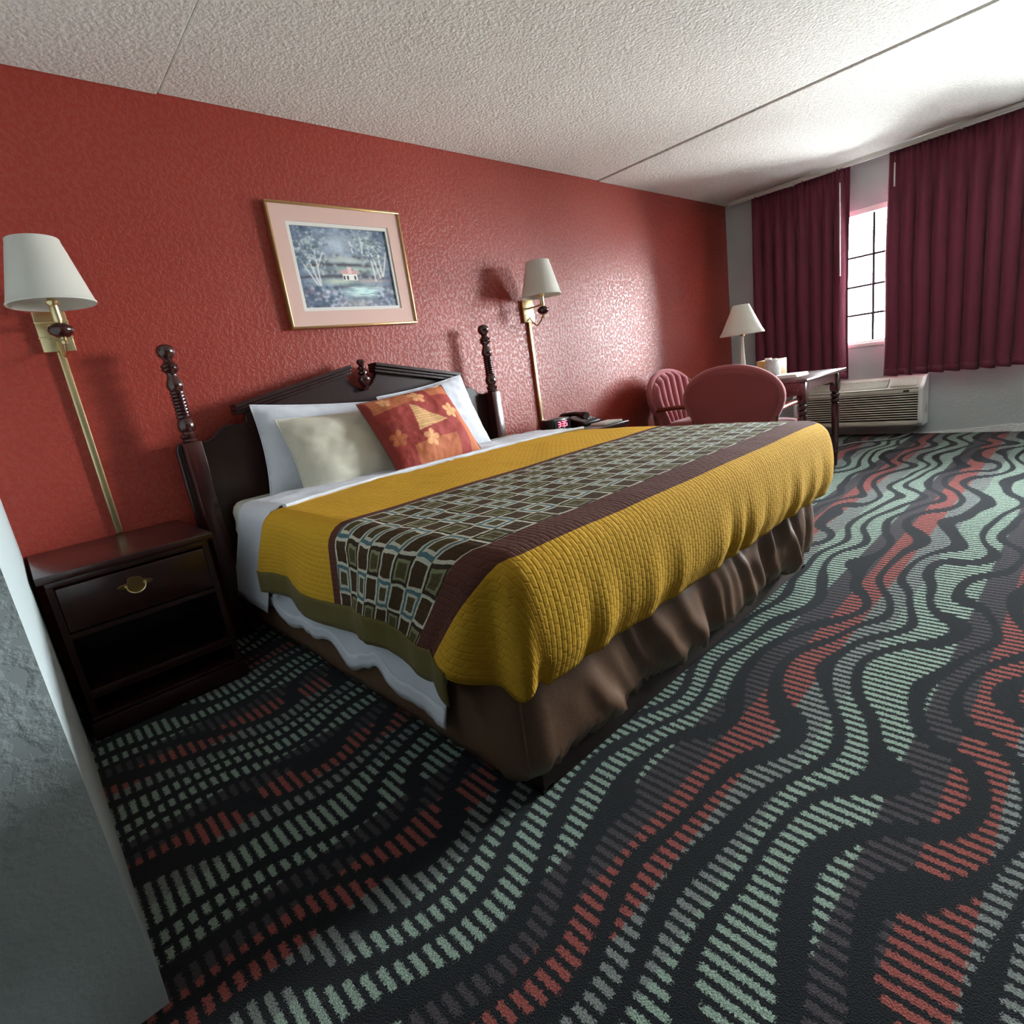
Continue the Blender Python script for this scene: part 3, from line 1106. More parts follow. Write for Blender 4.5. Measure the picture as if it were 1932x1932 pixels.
def quilt(u, v):
    c = RED.copy()
    if u < 0.48 and v > 0.78 and v > 0.78 + (u - 0.2) * 0.1:
        c = ORG * (0.85 + 0.25 * (math.sin(v * 160) > 0))
    if v > 0.83 and u > 0.70:
        c = ORG.copy()
    if v < 0.28 and 0.22 < u < 0.72:
        c = ORG * 0.95
    if u > 0.86 and v < 0.6:
        c = ORG.copy()
    if u < 0.06 or (u < 0.2 and 0.5 < v < 0.62):
        c = RED * 0.8
    if intri((u, v), (0.40, 0.78), (0.70, 0.47), (0.34, 0.42)):
        c = CRM * (0.82 + 0.3 * (math.sin(v * 190) > -0.2))
    for fx, fy, r, fc in FL:
        dx, dy = (u - fx), (v - fy) * TH / TW
        d, a = math.hypot(dx, dy), math.atan2(dy, dx)
        pr = r * (0.55 + 0.45 * abs(math.cos(2.5 * a)))
        if d < pr:
            c = fc * (0.85 if d < r * 0.2 else 1.0)
            if abs(math.cos(2.5 * a)) < 0.16 and d > r * 0.2:
                c = RED.copy()
    if abs(u - 0.5) < 0.004 or abs(v - 0.5) < 0.004:
        c = c * 0.75
    return c


def refine_paint(o, Mx, w, h, fn):
    me = o.data
    bm = bmesh.new()
    bm.from_mesh(me)
    bmesh.ops.subdivide_edges(bm, edges=bm.edges, cuts=2, use_grid_fill=True)
    bm.to_mesh(me)
    bm.free()
    me.shade_smooth()
    ca = me.color_attributes.new('paint', 'FLOAT_COLOR', 'POINT')
    inv = (root_matrix(o.parent).inverted())
    for i, p in enumerate(me.vertices):
        q = Mx.inverted() @ p.co
        c = fn(q.x / w + 0.5, q.y / h + 0.5)
        ca.data[i].color = (c[0], c[1], c[2], 1)


refine_paint(tp, tmx, TW, TH, quilt)

# ------------------------------------------------------------------ framed picture
pic = thing('framed_picture', 'landscape print in pink mat and thin gold frame above the headboard', 'picture', (1.642, -0.012, 1.435))
px0, px1, pz0, pz1 = 1.255, 2.03, 1.437, 2.052
F = 0.012
for (a, b, c, d) in ((px0, px1, pz1 - F, pz1), (px0, px1, pz0, pz0 + F), (px0, px0 + F, pz0 + F, pz1 - F), (px1 - F, px1, pz0 + F, pz1 - F)):
    MB().box(a, b, -0.034, -0.001, c, d, 0.003).build('frame_side', M['gold'], pic)


def ring_board(x0, x1, z0, z1, ix0, ix1, iz0, iz1, ya_, yb_, name, mat):
    mb = MB()
    mb.box(x0, x1, ya_, yb_, iz1, z1)
    mb.box(x0, x1, ya_, yb_, z0, iz0)
    mb.box(x0, ix0, ya_, yb_, iz0, iz1)
    mb.box(ix1, x1, ya_, yb_, iz0, iz1)
    return mb.build(name, mat, pic, smooth=False)


mw, ww = 0.088, 0.018
ring_board(px0 + F, px1 - F, pz0 + F, pz1 - F, px0 + mw, px1 - mw, pz0 + mw, pz1 - mw, -0.024, -0.010, 'outer_mat', M['pinkmat'])
ring_board(px0 + mw - 0.004, px1 - mw + 0.004, pz0 + mw - 0.004, pz1 - mw + 0.004, px0 + mw + ww, px1 - mw - ww, pz0 + mw + ww, pz1 - mw - ww, -0.019, -0.008, 'inner_mat', M['whitemat'])
ix0, ix1, iz0, iz1 = px0 + mw + ww, px1 - mw - ww, pz0 + mw + ww, pz1 - mw - ww
NXP, NZP = 190, 140
pr = MB().grid(lambda u, v: (ix0 + (ix1 - ix0) * u, -0.010, iz0 + (iz1 - iz0) * v), NXP, NZP).build('print', M['print'], pic, smooth=False)


def paint_print():
    U, V = np.meshgrid(np.linspace(0, 1, NXP + 1), np.linspace(1, 0, NZP + 1))   # V: 0 at the top
    V = V
    img = np.zeros(U.shape + (3,))
    rg = np.random.RandomState(5)

    def vnoise(k, s=0):
        r2 = np.random.RandomState(k * 7 + s)
        g = r2.rand(k + 2, k + 2)
        x, y = U * k, V * k
        i, j = np.floor(x).astype(int), np.floor(y).astype(int)
        fx, fy = x - i, y - j
        fx, fy = fx * fx * (3 - 2 * fx), fy * fy * (3 - 2 * fy)
        return g[j, i] * (1 - fx) * (1 - fy) + g[j, i + 1] * fx * (1 - fy) + g[j + 1, i] * (1 - fx) * fy + g[j + 1, i + 1] * fx * fy
    nz = 0.45 * vnoise(7) + 0.3 * vnoise(17) + 0.25 * vnoise(43)

    def c(r, g, b):
        return np.array([r, g, b]) / 255.0

    def blend(mask, col):
        m = np.clip(mask, 0, 1)[..., None]
        img[:] = img * (1 - m) + m * col
    img[:] = c(96, 108, 128)
    img += (nz[..., None] - 0.5) * 0.55
    g2 = lambda x, y, sx, sy: np.exp(-((U - x) / sx) ** 2 - ((V - y) / sy) ** 2)
    blend(0.75 * g2(0.43, 0.2, 0.16, 0.16), c(186, 196, 206))
    blend(0.5 * g2(0.72, 0.14, 0.16, 0.1), c(178, 190, 176))
    # fields
    for (y0, x0, w, hgt, col) in ((0.40, 0.50, 0.34, 0.045, c(176, 184, 178)), (0.52, 0.60, 0.26, 0.05, c(170, 184, 168)), (0.67, 0.40, 0.22, 0.04, c(178, 190, 170)), (0.66, 0.75, 0.2, 0.03, c(168, 152, 150))):
        blend(0.9 * g2(x0, y0, w, hgt), col)
    for (y0, x0, w) in ((0.455, 0.5, 0.42), (0.60, 0.45, 0.45), (0.735, 0.62, 0.30)):
        blend(0.85 * np.exp(-((V - y0 - 0.03 * (U - x0) ** 2 * 4) / 0.016) ** 2) * (np.abs(U - x0) < w), c(74, 66, 74))
    # hedge balls
    for k in range(70):
        x, y = rg.uniform(0.2, 0.95), rg.choice([0.36, 0.455, 0.55, 0.6]) + rg.uniform(-0.02, 0.02)
        blend(0.7 * g2(x, y, 0.02, 0.022), c(84, 84, 92) if rg.rand() < 0.6 else c(168, 174, 170))
    # pond
    blend(1.2 * g2(0.64, 0.80, 0.20, 0.075), c(178, 206, 204))
    for k in range(60):
        x, y = rg.uniform(0.46, 0.82), rg.uniform(0.74, 0.87)
        blend(0.6 * g2(x, y, 0.03, 0.006), c(206, 222, 216) if rg.rand() < 0.6 else c(112, 130, 138))
    # cottage
    blend(((U > 0.44) & (U < 0.60) & (V > 0.565) & (V < 0.655)).astype(float), c(224, 214, 206))
    blend(((U > 0.425) & (U < 0.615) & (V > 0.525) & (V < 0.572)).astype(float), c(190, 150, 152))
    blend(((U > 0.505) & (U < 0.545) & (V > 0.48) & (V < 0.57)).astype(float), c(214, 178, 178))
    for x in (0.455, 0.49, 0.57):
        blend(((np.abs(U - x) < 0.011) & (V > 0.60) & (V < 0.645)).astype(float), c(84, 74, 80))
    # trunks and foliage
    def stroke(p0, p1, w, col, a=0.9):
        p0, p1 = np.array(p0), np.array(p1)
        d = p1 - p0
        t = np.clip(((U - p0[0]) * d[0] + (V - p0[1]) * d[1]) / (d @ d), 0, 1)
        dist = np.hypot(U - p0[0] - t * d[0], V - p0[1] - t * d[1])
        blend(a * np.exp(-(dist / w) ** 2), col)
    for p0, p1 in (((0.17, 0.72), (0.05, 0.42)), ((0.19, 0.72), (0.10, 0.30)), ((0.20, 0.72), (0.20, 0.30)), ((0.20, 0.5), (0.27, 0.32)), ((0.86, 0.62), (0.80, 0.3)), ((0.89, 0.60), (0.86, 0.2)), ((0.90, 0.58), (0.97, 0.28)), ((0.80, 0.66), (0.79, 0.40)), ((0.60, 0.33), (0.58, 0.16)), ((0.70, 0.33), (0.71, 0.1))):
        stroke(p0, p1, 0.009, c(206, 204, 202))
    for k in range(420):
        s = rg.choice([0, 1])
        x, y = (rg.normal(0.14, 0.09), rg.normal(0.28, 0.13)) if s else (rg.normal(0.82, 0.09), rg.normal(0.24, 0.12))
        q = rg.rand()
        blend(0.65 * g2(x, y, 0.012, 0.014), c(196, 204, 204) if q < 0.45 else c(74, 90, 104) if q < 0.8 else c(150, 168, 150))
    for k in range(260):
        x, y = rg.uniform(0, 1), rg.uniform(0.74, 1.0)
        if 0.4 < x < 0.8 and y < 0.92:
            continue
        q = rg.rand()
        blend(0.8 * g2(x, y, 0.018, 0.02), c(186, 188, 200) if q < 0.4 else c(66, 82, 100) if q < 0.8 else c(126, 112, 124))
    blend(0.6 * g2(0.55, 0.95, 0.16, 0.05), c(178, 166, 162))
    vg = np.clip(1.15 * np.hypot((U - 0.5) / 0.62, (V - 0.5) / 0.66) - 0.72, 0, 1)
    blend(0.5 * vg, c(60, 72, 92))
    img[:] = np.clip((img - 0.5) * 1.25 + 0.57, 0.02, 0.98)
    l = np.where(img <= 0.04045, img / 12.92, ((img + 0.055) / 1.055) ** 2.4)
    l4 = np.concatenate([l, np.ones(U.shape + (1,))], -1)
    return l4.reshape(-1, 4)      # row 0 of the grid is the bottom, and V runs 1 -> 0 there too


ca = pr.data.color_attributes.new('paint', 'FLOAT_COLOR', 'POINT')
ca.data.foreach_set('color', paint_print().astype(np.float32).ravel())

# ------------------------------------------------------------------ wall lamps


def sconce(label, x, zpole, sx, sy, turn):
    root = thing('wall_lamp', label, 'lamp', (x, -0.012, 1.47), 'brass wall lamps beside the bed')
    MB().box(x - 0.054, x + 0.054, -0.022, -0.001, 1.40, 1.555, 0.004).build('backplate', M['brass'], root)
    for zz in (1.515, 1.455):
        MB().box(x - 0.056, x + 0.056, -0.026, -0.020, zz - 0.004, zz + 0.004, 0.0015).build('plate_rib', M['brass'], root)
    MB().box(x - 0.013, x + 0.013, -0.020, -0.001, zpole, 1.40, 0.003).build('cord_cover', M['brass'], root)
    ax, ay = sx, sy
    # swing arm from plate to the lamp stem
    MB().tube([(x, -0.02, 1.495), (x + (ax - x) * 0.4 + turn, -0.06 + (ay + 0.06) * 0.3, 1.495), (ax, ay, 1.495)], 0.007, 8).build('arm', M['brass'], root)
    hook = [(x, -0.02, 1.435)]
    for k in range(1, 9):
        a = PI * k / 8
        cx_, cy_ = (x * 0.45 + ax * 0.55), (-0.02 * 0.45 + ay * 0.55)
        rr = 0.45
        px_ = cx_ + (x - cx_) * math.cos(a) * 0.9
        py_ = cy_ + (-0.02 - cy_) * math.cos(a) * 0.9
        hook.append((ax * (1 - (1 - k / 8)) + x * (1 - k / 8), ay * (k / 8) - 0.02 * (1 - k / 8), 1.435 - 0.065 * math.sin(a)))
    MB().tube(hook, 0.005, 8).build('hook', M['brass'], root)
    T = Matrix.Translation((ax, ay, 0))
    MB().lathe([(0.0, 1.405), (0.010, 1.405), (0.014, 1.415), (0.010, 1.425), (0.012, 1.43)], 16, T).build('finial', M['brass'], root)
    MB().lathe([(0.010, 1.428), (0.022, 1.432), (0.038, 1.444), (0.042, 1.456), (0.038, 1.468), (0.022, 1.480), (0.010, 1.484)], 20, T).build('wood_ball', M['cherryv'], root)
    MB().lathe([(0.011, 1.482), (0.015, 1.49), (0.015, 1.545), (0.020, 1.55), (0.022, 1.56), (0.014, 1.565), (0.014, 1.60), (0.0, 1.60)], 16, T).build('stem', M['brass'], root)
    mb = MB()
    r0, r1, z0, z1 = 0.138, 0.080, 1.548, 1.775
    pts = [(r0, z0), (r0 + 0.0015, z0 + 0.006), (r0 - 0.002, z0 + 0.010)] + [(r0 + (r1 - r0) * k / 6, z0 + (z1 - z0) * k / 6) for k in range(1, 6)] + [(r1 + 0.002, z1 - 0.01), (r1 + 0.002, z1 - 0.004), (r1, z1)]
    inner = [(r_ - 0.0025, z_) for r_, z_ in pts[::-1]]
    n_ = 40
    vs, fs = [], []
    allp = pts + inner
    for r_, z_ in allp:
        for i in range(n_):
            a = 2 * PI * i / n_
            vs.append((ax + r_ * math.cos(a), ay + r_ * math.sin(a), z_))
    for k in range(len(allp)):
        k2 = (k + 1) % len(allp)
        for i in range(n_):
            fs.append((k * n_ + i, k * n_ + (i + 1) % n_, k2 * n_ + (i + 1) % n_, k2 * n_ + i))
    mb.add(vs, fs).build('lamp_shade', M['shade'], root)
    mb = MB()
    for k in range(3):
        a = 2 * PI * k / 3
        mb.tube([(ax, ay, 1.60), (ax + 0.078 * math.cos(a), ay + 0.078 * math.sin(a), 1.765)], 0.0015, 5)
    mb.build('shade_carrier', M['brassdull'], root)
    MB().lathe([(0.0, 1.60), (0.012, 1.60), (0.014, 1.63), (0.03, 1.67), (0.026, 1.70), (0.0, 1.715)], 16, T).build('bulb', M['paper'], root)
    return root


sconce('brass wall lamp with white shade above the left nightstand', 0.287, 0.632, 0.292, -0.195, 0.0)
sconce('brass wall lamp with white shade right of the headboard, above the clock', 3.010, 0.632, 2.985, -0.185, 0.0)

# ------------------------------------------------------------------ nightstands


def handle(root, x, y, z):
    """root: the drawer's nightstand; plate, bail and posts are one handle"""
    mb = MB()
    pl = []
    for k in range(40):
        a = 2 * PI * k / 40
        r = 0.5 * (1 + 0.22 * math.cos(4 * a) + 0.12 * math.cos(6 * a + 0.5))
        pl.append((x + 0.085 * r * math.cos(a), z + 0.052 * r * math.sin(a)))
    mb.prism(pl, 'y', y - 0.003, y + 0.001)
    h = mb.build('handle_plate', M['brassdull'], root, bevel=0.001)
    bail = [(x - 0.03, y - 0.004, z)]
    for k in range(9):
        a = PI * k / 8
        bail.append((x - 0.03 * math.cos(a), y - 0.012, z - 0.004 - 0.026 * math.sin(a)))
    bail.append((x + 0.03, y - 0.004, z))
    MB().tube(bail, 0.003, 8).build('handle_bail', M['brass'], h)
    for s in (-1, 1):
        MB().lathe([(0, 0), (0.006, 0.0), (0.007, 0.006), (0.004, 0.012), (0, 0.013)], 10, Matrix.Translation((x + s * 0.03, y, z)) @ Matrix.Rotation(PI / 2, 4, 'X')).build('handle_post', M['brass'], h)


def nightstand(label, x0, x1, yf, zt):
    root = thing('nightstand', label, 'nightstand', ((x0 + x1) / 2, (yf - 0.02) / 2, 0), 'nightstands either side of the bed')
    MB().box(x0, x1, yf, -0.004, zt - 0.028, zt, 0.006).build('top', M['cherry'], root)
    a0, a1, yb_ = x0 + 0.02, x1 - 0.02, yf + 0.022
    for s0, s1 in ((a0, a0 + 0.02), (a1 - 0.02, a1)):
        MB().box(s0, s1, yb_, -0.01, 0.06, zt - 0.028).build('side_panel', M['cherry'], root, smooth=False)
    MB().box(a0 + 0.02, a1 - 0.02, -0.022, -0.01, 0.06, zt - 0.028).build('back_panel', M['cherry'], root, smooth=False)
    MB().box(a0 + 0.02, a1 - 0.02, yb_ + 0.002, -0.022, 0.385, 0.403).build('shelf', M['cherry'], root, smooth=False)
    MB().box(a0 + 0.02, a1 - 0.02, yb_ + 0.002, -0.022, 0.15, 0.17).build('shelf', M['cherry'], root, smooth=False)
    MB().box(a0, a1, yb_ - 0.004, yb_ + 0.02, zt - 0.05, zt - 0.028, 0.003).build('rail', M['cherry'], root)
    dr = MB().box(a0 + 0.022, a1 - 0.022, yb_ - 0.012, yb_ + 0.3, 0.41, zt - 0.055, 0.006).build('drawer', M['cherry'], root)
    handle(dr, (x0 + x1) / 2 - 0.012, yb_ - 0.0125, 0.512)
    MB().box(a0 - 0.012, a1 + 0.012, yb_ - 0.014, -0.01, 0.0, 0.07, 0.005).build('plinth', M['cherry'], root)
    MB().box(a0 - 0.004, a1 + 0.004, yb_ - 0.006, -0.01, 0.07, 0.085, 0.004).build('plinth_moulding', M['cherry'], root)
    MB().box(a0 + 0.02, a1 - 0.02, yb_ - 0.001, yb_ + 0.018, 0.155, 0.185, 0.003).build('lower_rail', M['cherry'], root)
    return root


nightstand('dark cherry nightstand with brass drawer pull under the left wall lamp', -0.032, 0.515, -0.57, 0.627)
nightstand('nightstand on the far side of the bed holding the clock and telephone', 2.74, 3.29, -0.60, 0.627)

# clock radio
ZN = 0.628
ck = thing('clock_radio', 'small black clock radio with red digits on the far nightstand', 'clock', (2.93, -0.24, ZN))
ang = 0.0
cx0, cx1 = 2.80, 2.985
yc = -0.32
MB().box(cx0, cx1, yc, yc + 0.13, ZN, ZN + 0.085, 0.010).build('case', M['black'], ck)
MB().box(cx0 + 0.012, cx1 - 0.012, yc - 0.004, yc + 0.004, ZN + 0.012, ZN + 0.076, 0.002).build('display', plain('smoked_display', lin(60, 62, 66), 0.15), ck)
em = NT('red_led')
em.s('Base Color', (0.3, 0, 0, 1))
em.s('Emission Color', (1.0, 0.05, 0.08, 1))
em.s('Emission Strength', 2.2)
SEG = {'0': 'abcdef', '1': 'bc', '3': 'abgcd', '5': 'afgcd'}


def digit(ch, x, z, w, h, mb, y):
    t = 0.0035
    pos = {'a': (x, x + w, z + h - t, z + h), 'd': (x, x + w, z, z + t), 'g': (x, x + w, z + h / 2 - t / 2, z + h / 2 + t / 2),
           'f': (x, x + t, z + h / 2, z + h), 'b': (x + w - t, x + w, z + h / 2, z + h), 'e': (x, x + t, z, z + h / 2), 'c': (x + w - t, x + w, z, z + h / 2)}
    for s in SEG[ch]:
        a, b, c, d = pos[s]
        mb.box(a, b, y - 0.001, y + 0.001, c, d)


mb = MB()
xx = 2.845
for ch in '3:35':
    if ch == ':':
        mb.box(xx, xx + 0.004, yc - 0.0055, yc - 0.0035, ZN + 0.036, ZN + 0.040)
        mb.box(xx, xx + 0.004, yc - 0.0055, yc - 0.0035, ZN + 0.050, ZN + 0.054)
        xx += 0.010
    else:
        digit(ch, xx, ZN + 0.028, 0.022, 0.036, mb, yc - 0.0045)
        xx += 0.030
mb.build('digits', em.m, ck, smooth=False)

# telephone
ph = thing('telephone', 'black desk telephone with handset beside the clock radio', 'telephone', (3.13, -0.28, ZN))
px, py = 3.03, -0.40
MB().prism([(py, ZN), (py + 0.23, ZN), (py + 0.23, ZN + 0.07), (py + 0.15, ZN + 0.066), (py, ZN + 0.03)], 'x', px, px + 0.19).build('base', M['black'], ph, bevel=0.008)
kp = MB()
for r_ in range(4):
    for c_ in range(3):
        yy = py + 0.03 + r_ * 0.027
        zz = ZN + 0.034 + (yy - py - 0.01) * 0.24
        kp.box(px + 0.085 + c_ * 0.028, px + 0.105 + c_ * 0.028, yy, yy + 0.018, zz, zz + 0.008)
kp.build('keypad', M['grey_pl'], ph, smooth=False)
hs = []
for k in range(13):
    t = k / 12
    hs.append((px + 0.035, py + 0.0 + 0.23 * t, ZN + 0.070 + 0.020 * math.sin(PI * t)))
MB().tube(hs, [0.026, 0.028, 0.024, 0.019, 0.017, 0.016, 0.016, 0.016, 0.017, 0.019, 0.024, 0.028, 0.026], 12, sx=1.25).build('handset', M['black'], ph)
cd = [(px + 0.035 + 0.006 * math.cos(k * 1.3) - 0.0004 * k, py - 0.012 - 0.02 * math.sin(k / 60 * PI), ZN + 0.012 + 0.006 * math.sin(k * 1.3) + 0.0 * k) for k in range(60)]
MB().tube([(px - 0.02 + k * 0.0022, p[1], p[2]) for k, p in enumerate(cd)], 0.0018, 5).build('coiled_cord', M['black'], ph)
pa = MB().box(3.05, 3.25, -0.57, -0.44, ZN + 0.0005, ZN + 0.014, 0.002).build('notepad', M['paper'])
tag(pa, 'thin white notepad on the front edge of the far nightstand', 'notepad')

# ------------------------------------------------------------------ desk table
TX0, TX1, TY0, TY1, TZ = 4.02, 4.835, -1.53, -0.70, 0.745
tb = thing('desk_table', 'square dark wood table with turned legs near the window', 'table', ((TX0 + TX1) / 2, (TY0 + TY1) / 2, 0))
MB().box(TX0, TX1, TY0, TY1, TZ - 0.022, TZ, 0.007).build('tabletop', M['tablewood'], tb)


def apron(a0, a1):
    n_ = 24
    top = TZ - 0.022
    pts = [(a0, top)]
    for k in range(n_ + 1):
        t = k / n_
        s = abs(2 * t - 1)
        d = 0.062 + 0.03 * smooth(0.62, 0.80, s) - 0.006 * math.cos(8 * PI * t) * (s > 0.55)
        pts.append((a0 + (a1 - a0) * t, top - d))
    pts.append((a1, top))
    return pts


ai, ao = 0.075, 0.095
MB().prism(apron(TX0 + 0.06, TX1 - 0.06), 'y', TY0 + 0.04, TY0 + 0.058).build('apron', M['tablewood'], tb, smooth=False)
MB().prism(apron(TX0 + 0.06, TX1 - 0.06), 'y', TY1 - 0.058, TY1 - 0.04).build('apron', M['tablewood'], tb, smooth=False)
MB().prism(apron(TY0 + 0.06, TY1 - 0.06), 'x', TX0 + 0.04, TX0 + 0.058).build('apron', M['tablewood'], tb, smooth=False)
MB().prism(apron(TY0 + 0.06, TY1 - 0.06), 'x', TX1 - 0.058, TX1 - 0.04).build('apron', M['tablewood'], tb, smooth=False)
LP = [(0.0, 0.0), (0.012, 0.0), (0.016, 0.06), (0.019, 0.095), (0.025, 0.103), (0.025, 0.112), (0.020, 0.12), (0.022, 0.13), (0.027, 0.35), (0.030, 0.47), (0.027, 0.49), (0.020, 0.495), (0.030, 0.508), (0.030, 0.522), (0.020, 0.532), (0.031, 0.546), (0.031, 0.56), (0.022, 0.57), (0.028, 0.58), (0.028, 0.592), (0.0, 0.592)]
for lx in (TX0 + 0.07, TX1 - 0.085):
    for ly in (TY0 + 0.055, TY1 - 0.055):
        lg = MB().lathe(LP, 18, Matrix.Translation((lx, ly, 0)))
        lg.box(lx - 0.029, lx + 0.029, ly - 0.029, ly + 0.029, 0.588, TZ - 0.022, 0.002)
        lg.build('leg', M['cherryv'], tb)

# table lamp
lx, ly = 4.50, -0.885
tl = thing('table_lamp', 'table lamp with wide cream cone shade on a slim stem, by the corner', 'lamp', (lx, ly, TZ))
T = Matrix.Translation((lx, ly, TZ))
MB().lathe([(0.0, 0.0), (0.07, 0.0), (0.07, 0.008), (0.03, 0.018), (0.014, 0.03)], 28, T).build('base', M['brass'], tl)
MB().lathe([(0.014, 0.028), (0.016, 0.06), (0.018, 0.14), (0.012, 0.24), (0.009, 0.32), (0.011, 0.33), (0.011, 0.40), (0.0, 0.40)], 18, T).build('stem', M['shade'], tl)
MB().lathe([(0.0, 0.345), (0.016, 0.345), (0.018, 0.36), (0.014, 0.405), (0.0, 0.405)], 16, T).build('socket', M['brassdull'], tl)
z0, z1, r0, r1 = 0.357, 0.582, 0.165, 0.060
mb = MB()
vs, fs = [], []
prof = [(r0, z0), (r0 + 0.001, z0 + 0.006)] + [(r0 + (r1 - r0) * k / 6, z0 + (z1 - z0) * k / 6) for k in range(1, 7)]
prof = prof + [(r_ - 0.003, z_) for r_, z_ in prof[::-1]]
for r_, z_ in prof:
    for i in range(48):
        a = 2 * PI * i / 48
        vs.append((lx + r_ * math.cos(a), ly + r_ * math.sin(a), TZ + z_))
for k in range(len(prof)):
    k2 = (k + 1) % len(prof)
    for i in range(48):
        fs.append((k * 48 + i, k * 48 + (i + 1) % 48, k2 * 48 + (i + 1) % 48, k2 * 48 + i))
mb.add(vs, fs).build('lamp_shade', M['shade'], tl)
MB().tube([(lx, ly, TZ + 0.40), (lx, ly, TZ + 0.575)], 0.003, 6).build('harp', M['brassdull'], tl)
mb = MB()
for k in range(3):
    a = 2 * PI * k / 3
    mb.tube([(lx, ly, TZ + 0.57), (lx + 0.059 * math.cos(a), ly + 0.059 * math.sin(a), TZ + 0.58)], 0.002, 5)
mb.build('shade_carrier', M['brassdull'], tl)

# things on the table
bx = thing('letter_box', 'open tan wooden tray box on the table behind the white bag', 'box', (4.69, -1.03, TZ))
cx, cy = 4.69, -1.03
for (a, b, c, d, h_) in ((cx - 0.11, cx + 0.11, cy - 0.075, cy - 0.065, 0.13), (cx - 0.11, cx + 0.11, cy + 0.065, cy + 0.075, 0.13), (cx - 0.11, cx - 0.10, cy - 0.065, cy + 0.065, 0.13), (cx + 0.10, cx + 0.11, cy - 0.065, cy + 0.065, 0.13)):
    MB().box(a, b, c, d, TZ + 0.001, TZ + h_, 0.002).build('side_board', M['tan'], bx)
MB().box(cx - 0.10, cx + 0.10, cy - 0.065, cy + 0.065, TZ + 0.001, TZ + 0.01).build('bottom_board', M['tan'], bx, smooth=False)
st = MB()
cu = thing('cup_stack', 'small stack of white wrapped cups standing in the tan box', 'cups', (4.63, -1.03, TZ + 0.01))
for k in range(3):
    MB().lathe([(0.0, 0.0), (0.022, 0.0), (0.026, 0.07), (0.028, 0.072), (0.0, 0.065)], 16, Matrix.Translation((4.63, -1.03, TZ + 0.0105 + 0.032 * k))).build('cup', M['paper'], cu)
mb = MB()
bagp = [(0.0, 0.0), (0.045, 0.0), (0.054, 0.02), (0.056, 0.06), (0.052, 0.095), (0.044, 0.115), (0.046, 0.135), (0.03, 0.14), (0.0, 0.128)]
mb.lathe([(r_, z_) for r_, z_ in bagp], 28, Matrix.Translation((4.50, -1.115, TZ + 0.001)))
mb.v = [tuple(Vector(p) + Vector((0.009 * fbm(p[0] * 30, p[1] * 30, p[2] * 25), 0.009 * fbm(p[1] * 30, p[2] * 30, p[0] * 25), 0.008 * fbm(p[0] * 40, p[1] * 40, 1) * smooth(TZ + 0.05, TZ + 0.14, p[2])))) for p in mb.v]
bg_ = mb.build('plastic_bag', M['plastic_bag'], None, angle=25)
tag(bg_, 'crinkled clear white plastic bag bundle on the table', 'bag')
mb = MB()
tr = thing('paper_stack', 'small stack of white papers at the near table edge', 'papers', (4.39, -1.28, TZ))
for k in range(4):
    MB().box(4.27 + 0.004 * k, 4.50 + 0.005 * k, -1.375 + 0.004 * k, -1.19 + 0.003 * k, TZ + 0.0008 + 0.005 * k, TZ + 0.0055 + 0.005 * k, 0.001).build('paper_sheet', M['paper'], tr)

# ------------------------------------------------------------------ armchairs


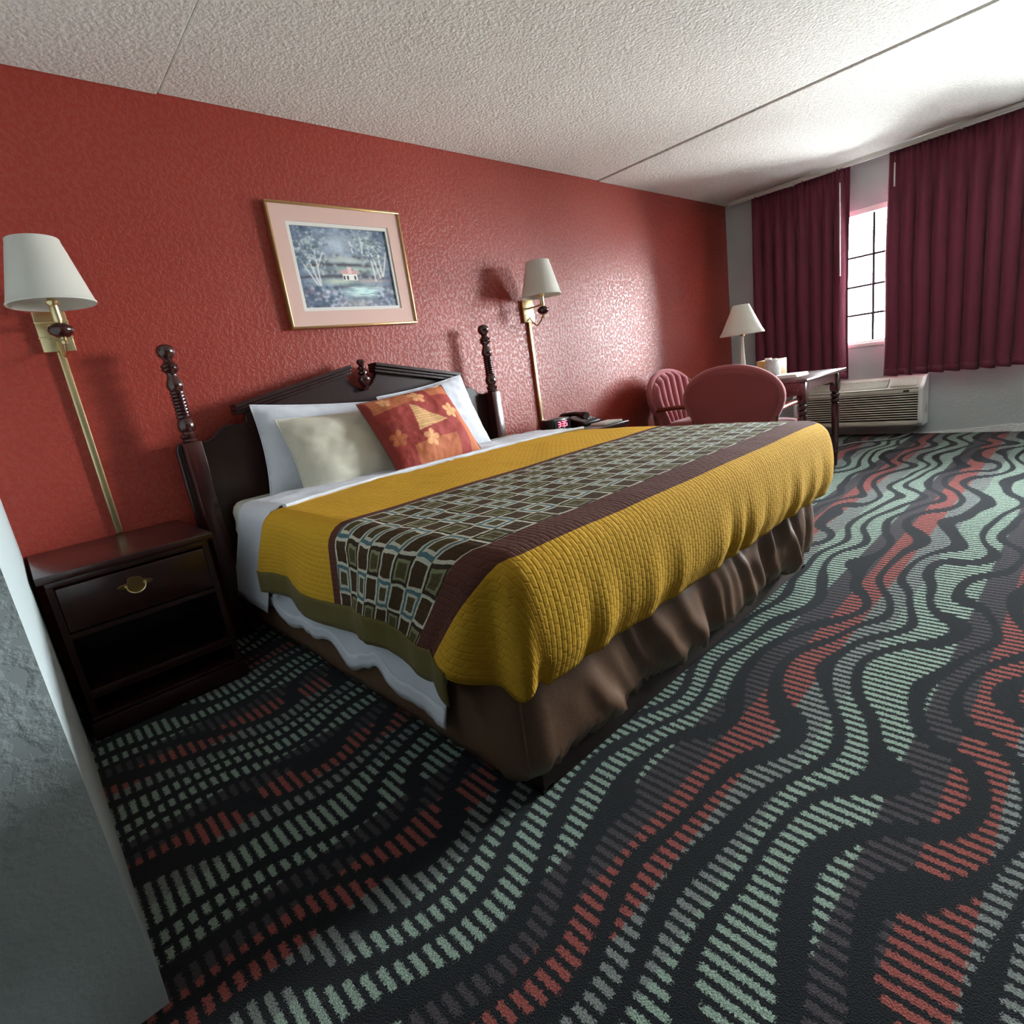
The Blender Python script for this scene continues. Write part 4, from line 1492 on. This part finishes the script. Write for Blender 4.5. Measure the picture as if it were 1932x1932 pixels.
def armchair(name, label, loc, rot):
    """local: faces +x, origin on the floor under the seat centre"""
    root = thing(name, label, 'armchair', loc, 'mauve armchairs at the table')
    root.rotation_euler = (0, 0, rot)
    Mx = Matrix.Translation(loc) @ Matrix.Rotation(rot, 4, 'Z')

    def put(mb, nm, mat, **kw):
        mb.v = [tuple(Mx @ Vector(p)) for p in mb.v]
        return mb.build(nm, mat, root, **kw)
    ZB = 0.42

    def hw(z):
        return 0.235 + 0.095 * smooth(0.44, 0.68, z)

    def ztop(s):
        return 0.685 + 0.20 * math.sqrt(max(0, 1 - s * s)) ** 1.0

    def bend(y, z):
        return -0.27 - 0.16 * (z - 0.45) + 0.22 * y * y     # slight wrap and rake

    def P(s, t, off):
        zt_ = ztop(s)
        z = ZB + t * (zt_ - ZB)
        y = s * hw(z)
        return (bend(y, z) + off, y, z)
    # rear panel
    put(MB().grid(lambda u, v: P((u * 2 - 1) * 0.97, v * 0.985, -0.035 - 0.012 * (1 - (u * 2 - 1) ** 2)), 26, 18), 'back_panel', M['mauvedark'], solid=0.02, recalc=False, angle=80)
    # channelled front cushion
    NCH = 7

    def chan(u, v):
        s = u * 2 - 1
        f = (u * NCH) % 1.0
        if u >= 1:
            f = 1.0
        b = math.sqrt(max(0, 1 - (2 * f - 1) ** 2))
        end = smooth(0, 0.08, v) * (1 - smooth(0.93, 1.0, v))
        return P(s * 1.0, v, 0.004 + 0.058 * b * (0.2 + 0.8 * end))
    put(MB().grid(chan, NCH * 8, 20), 'back_cushion', M['mauve'], recalc=False, angle=80)
    # padded rim
    out = [P(-1, t / 8, -0.022) for t in range(8)] + [P(-math.cos(PI * k / 24), 1.0, -0.022) for k in range(25)] + [P(1, 1 - t / 8, -0.022) for t in range(1, 9)]
    put(MB().tube(out, 0.030, 10, sx=1.0), 'rim', M['mauve'], angle=80)
    # seat
    mb = MB()
    def seat(u, v):
        a, b = u * 2 - 1, v * 2 - 1
        x = a * 0.27
        y = b * (0.265 - 0.02 * (1 - u))
        e = (1 - abs(a) ** 6) ** 0.4 * (1 - abs(b) ** 6) ** 0.4
        return (x, y, 0.40 + 0.075 * e)
    mb.grid(seat, 20, 20)
    mb.box(-0.265, 0.265, -0.25, 0.25, 0.34, 0.41, 0.012)
    put(mb, 'seat', M['mauve'], angle=60)
    put(MB().box(-0.26, 0.26, -0.245, 0.245, 0.27, 0.345, 0.006), 'seat_rail', M['armwood'])
    for s in (-1, 1):
        arm = [(-0.29, s * 0.275, 0.44), (-0.30, s * 0.285, 0.54), (-0.285, s * 0.29, 0.575), (-0.25, s * 0.292, 0.588), (-0.10, s * 0.298, 0.597), (0.05, s * 0.30, 0.599), (0.13, s * 0.298, 0.590), (0.175, s * 0.29, 0.57), (0.18, s * 0.28, 0.52), (0.165, s * 0.27, 0.42), (0.165, s * 0.262, 0.33)]
        put(MB().tube(arm, 0.019, 10, sx=1.2), 'arm', M['armwood'], angle=80)
        put(MB().tube([(0.215, s * 0.215, 0.30), (0.222, s * 0.218, 0.12), (0.228, s * 0.22, 0.0)], [0.024, 0.019, 0.014], 10), 'leg', M['armwood'])
        put(MB().tube([(-0.225, s * 0.21, 0.30), (-0.25, s * 0.215, 0.12), (-0.29, s * 0.22, 0.0)], [0.024, 0.019, 0.014], 10), 'leg', M['armwood'])
    return root


armchair('armchair', 'mauve armchair seen from behind, tucked in at the near side of the table', (4.02, -1.15, 0), 0.0)
armchair('armchair', 'mauve channel back armchair facing the room beside the red wall', (4.44, -0.56, 0), -PI / 2 - 0.02)
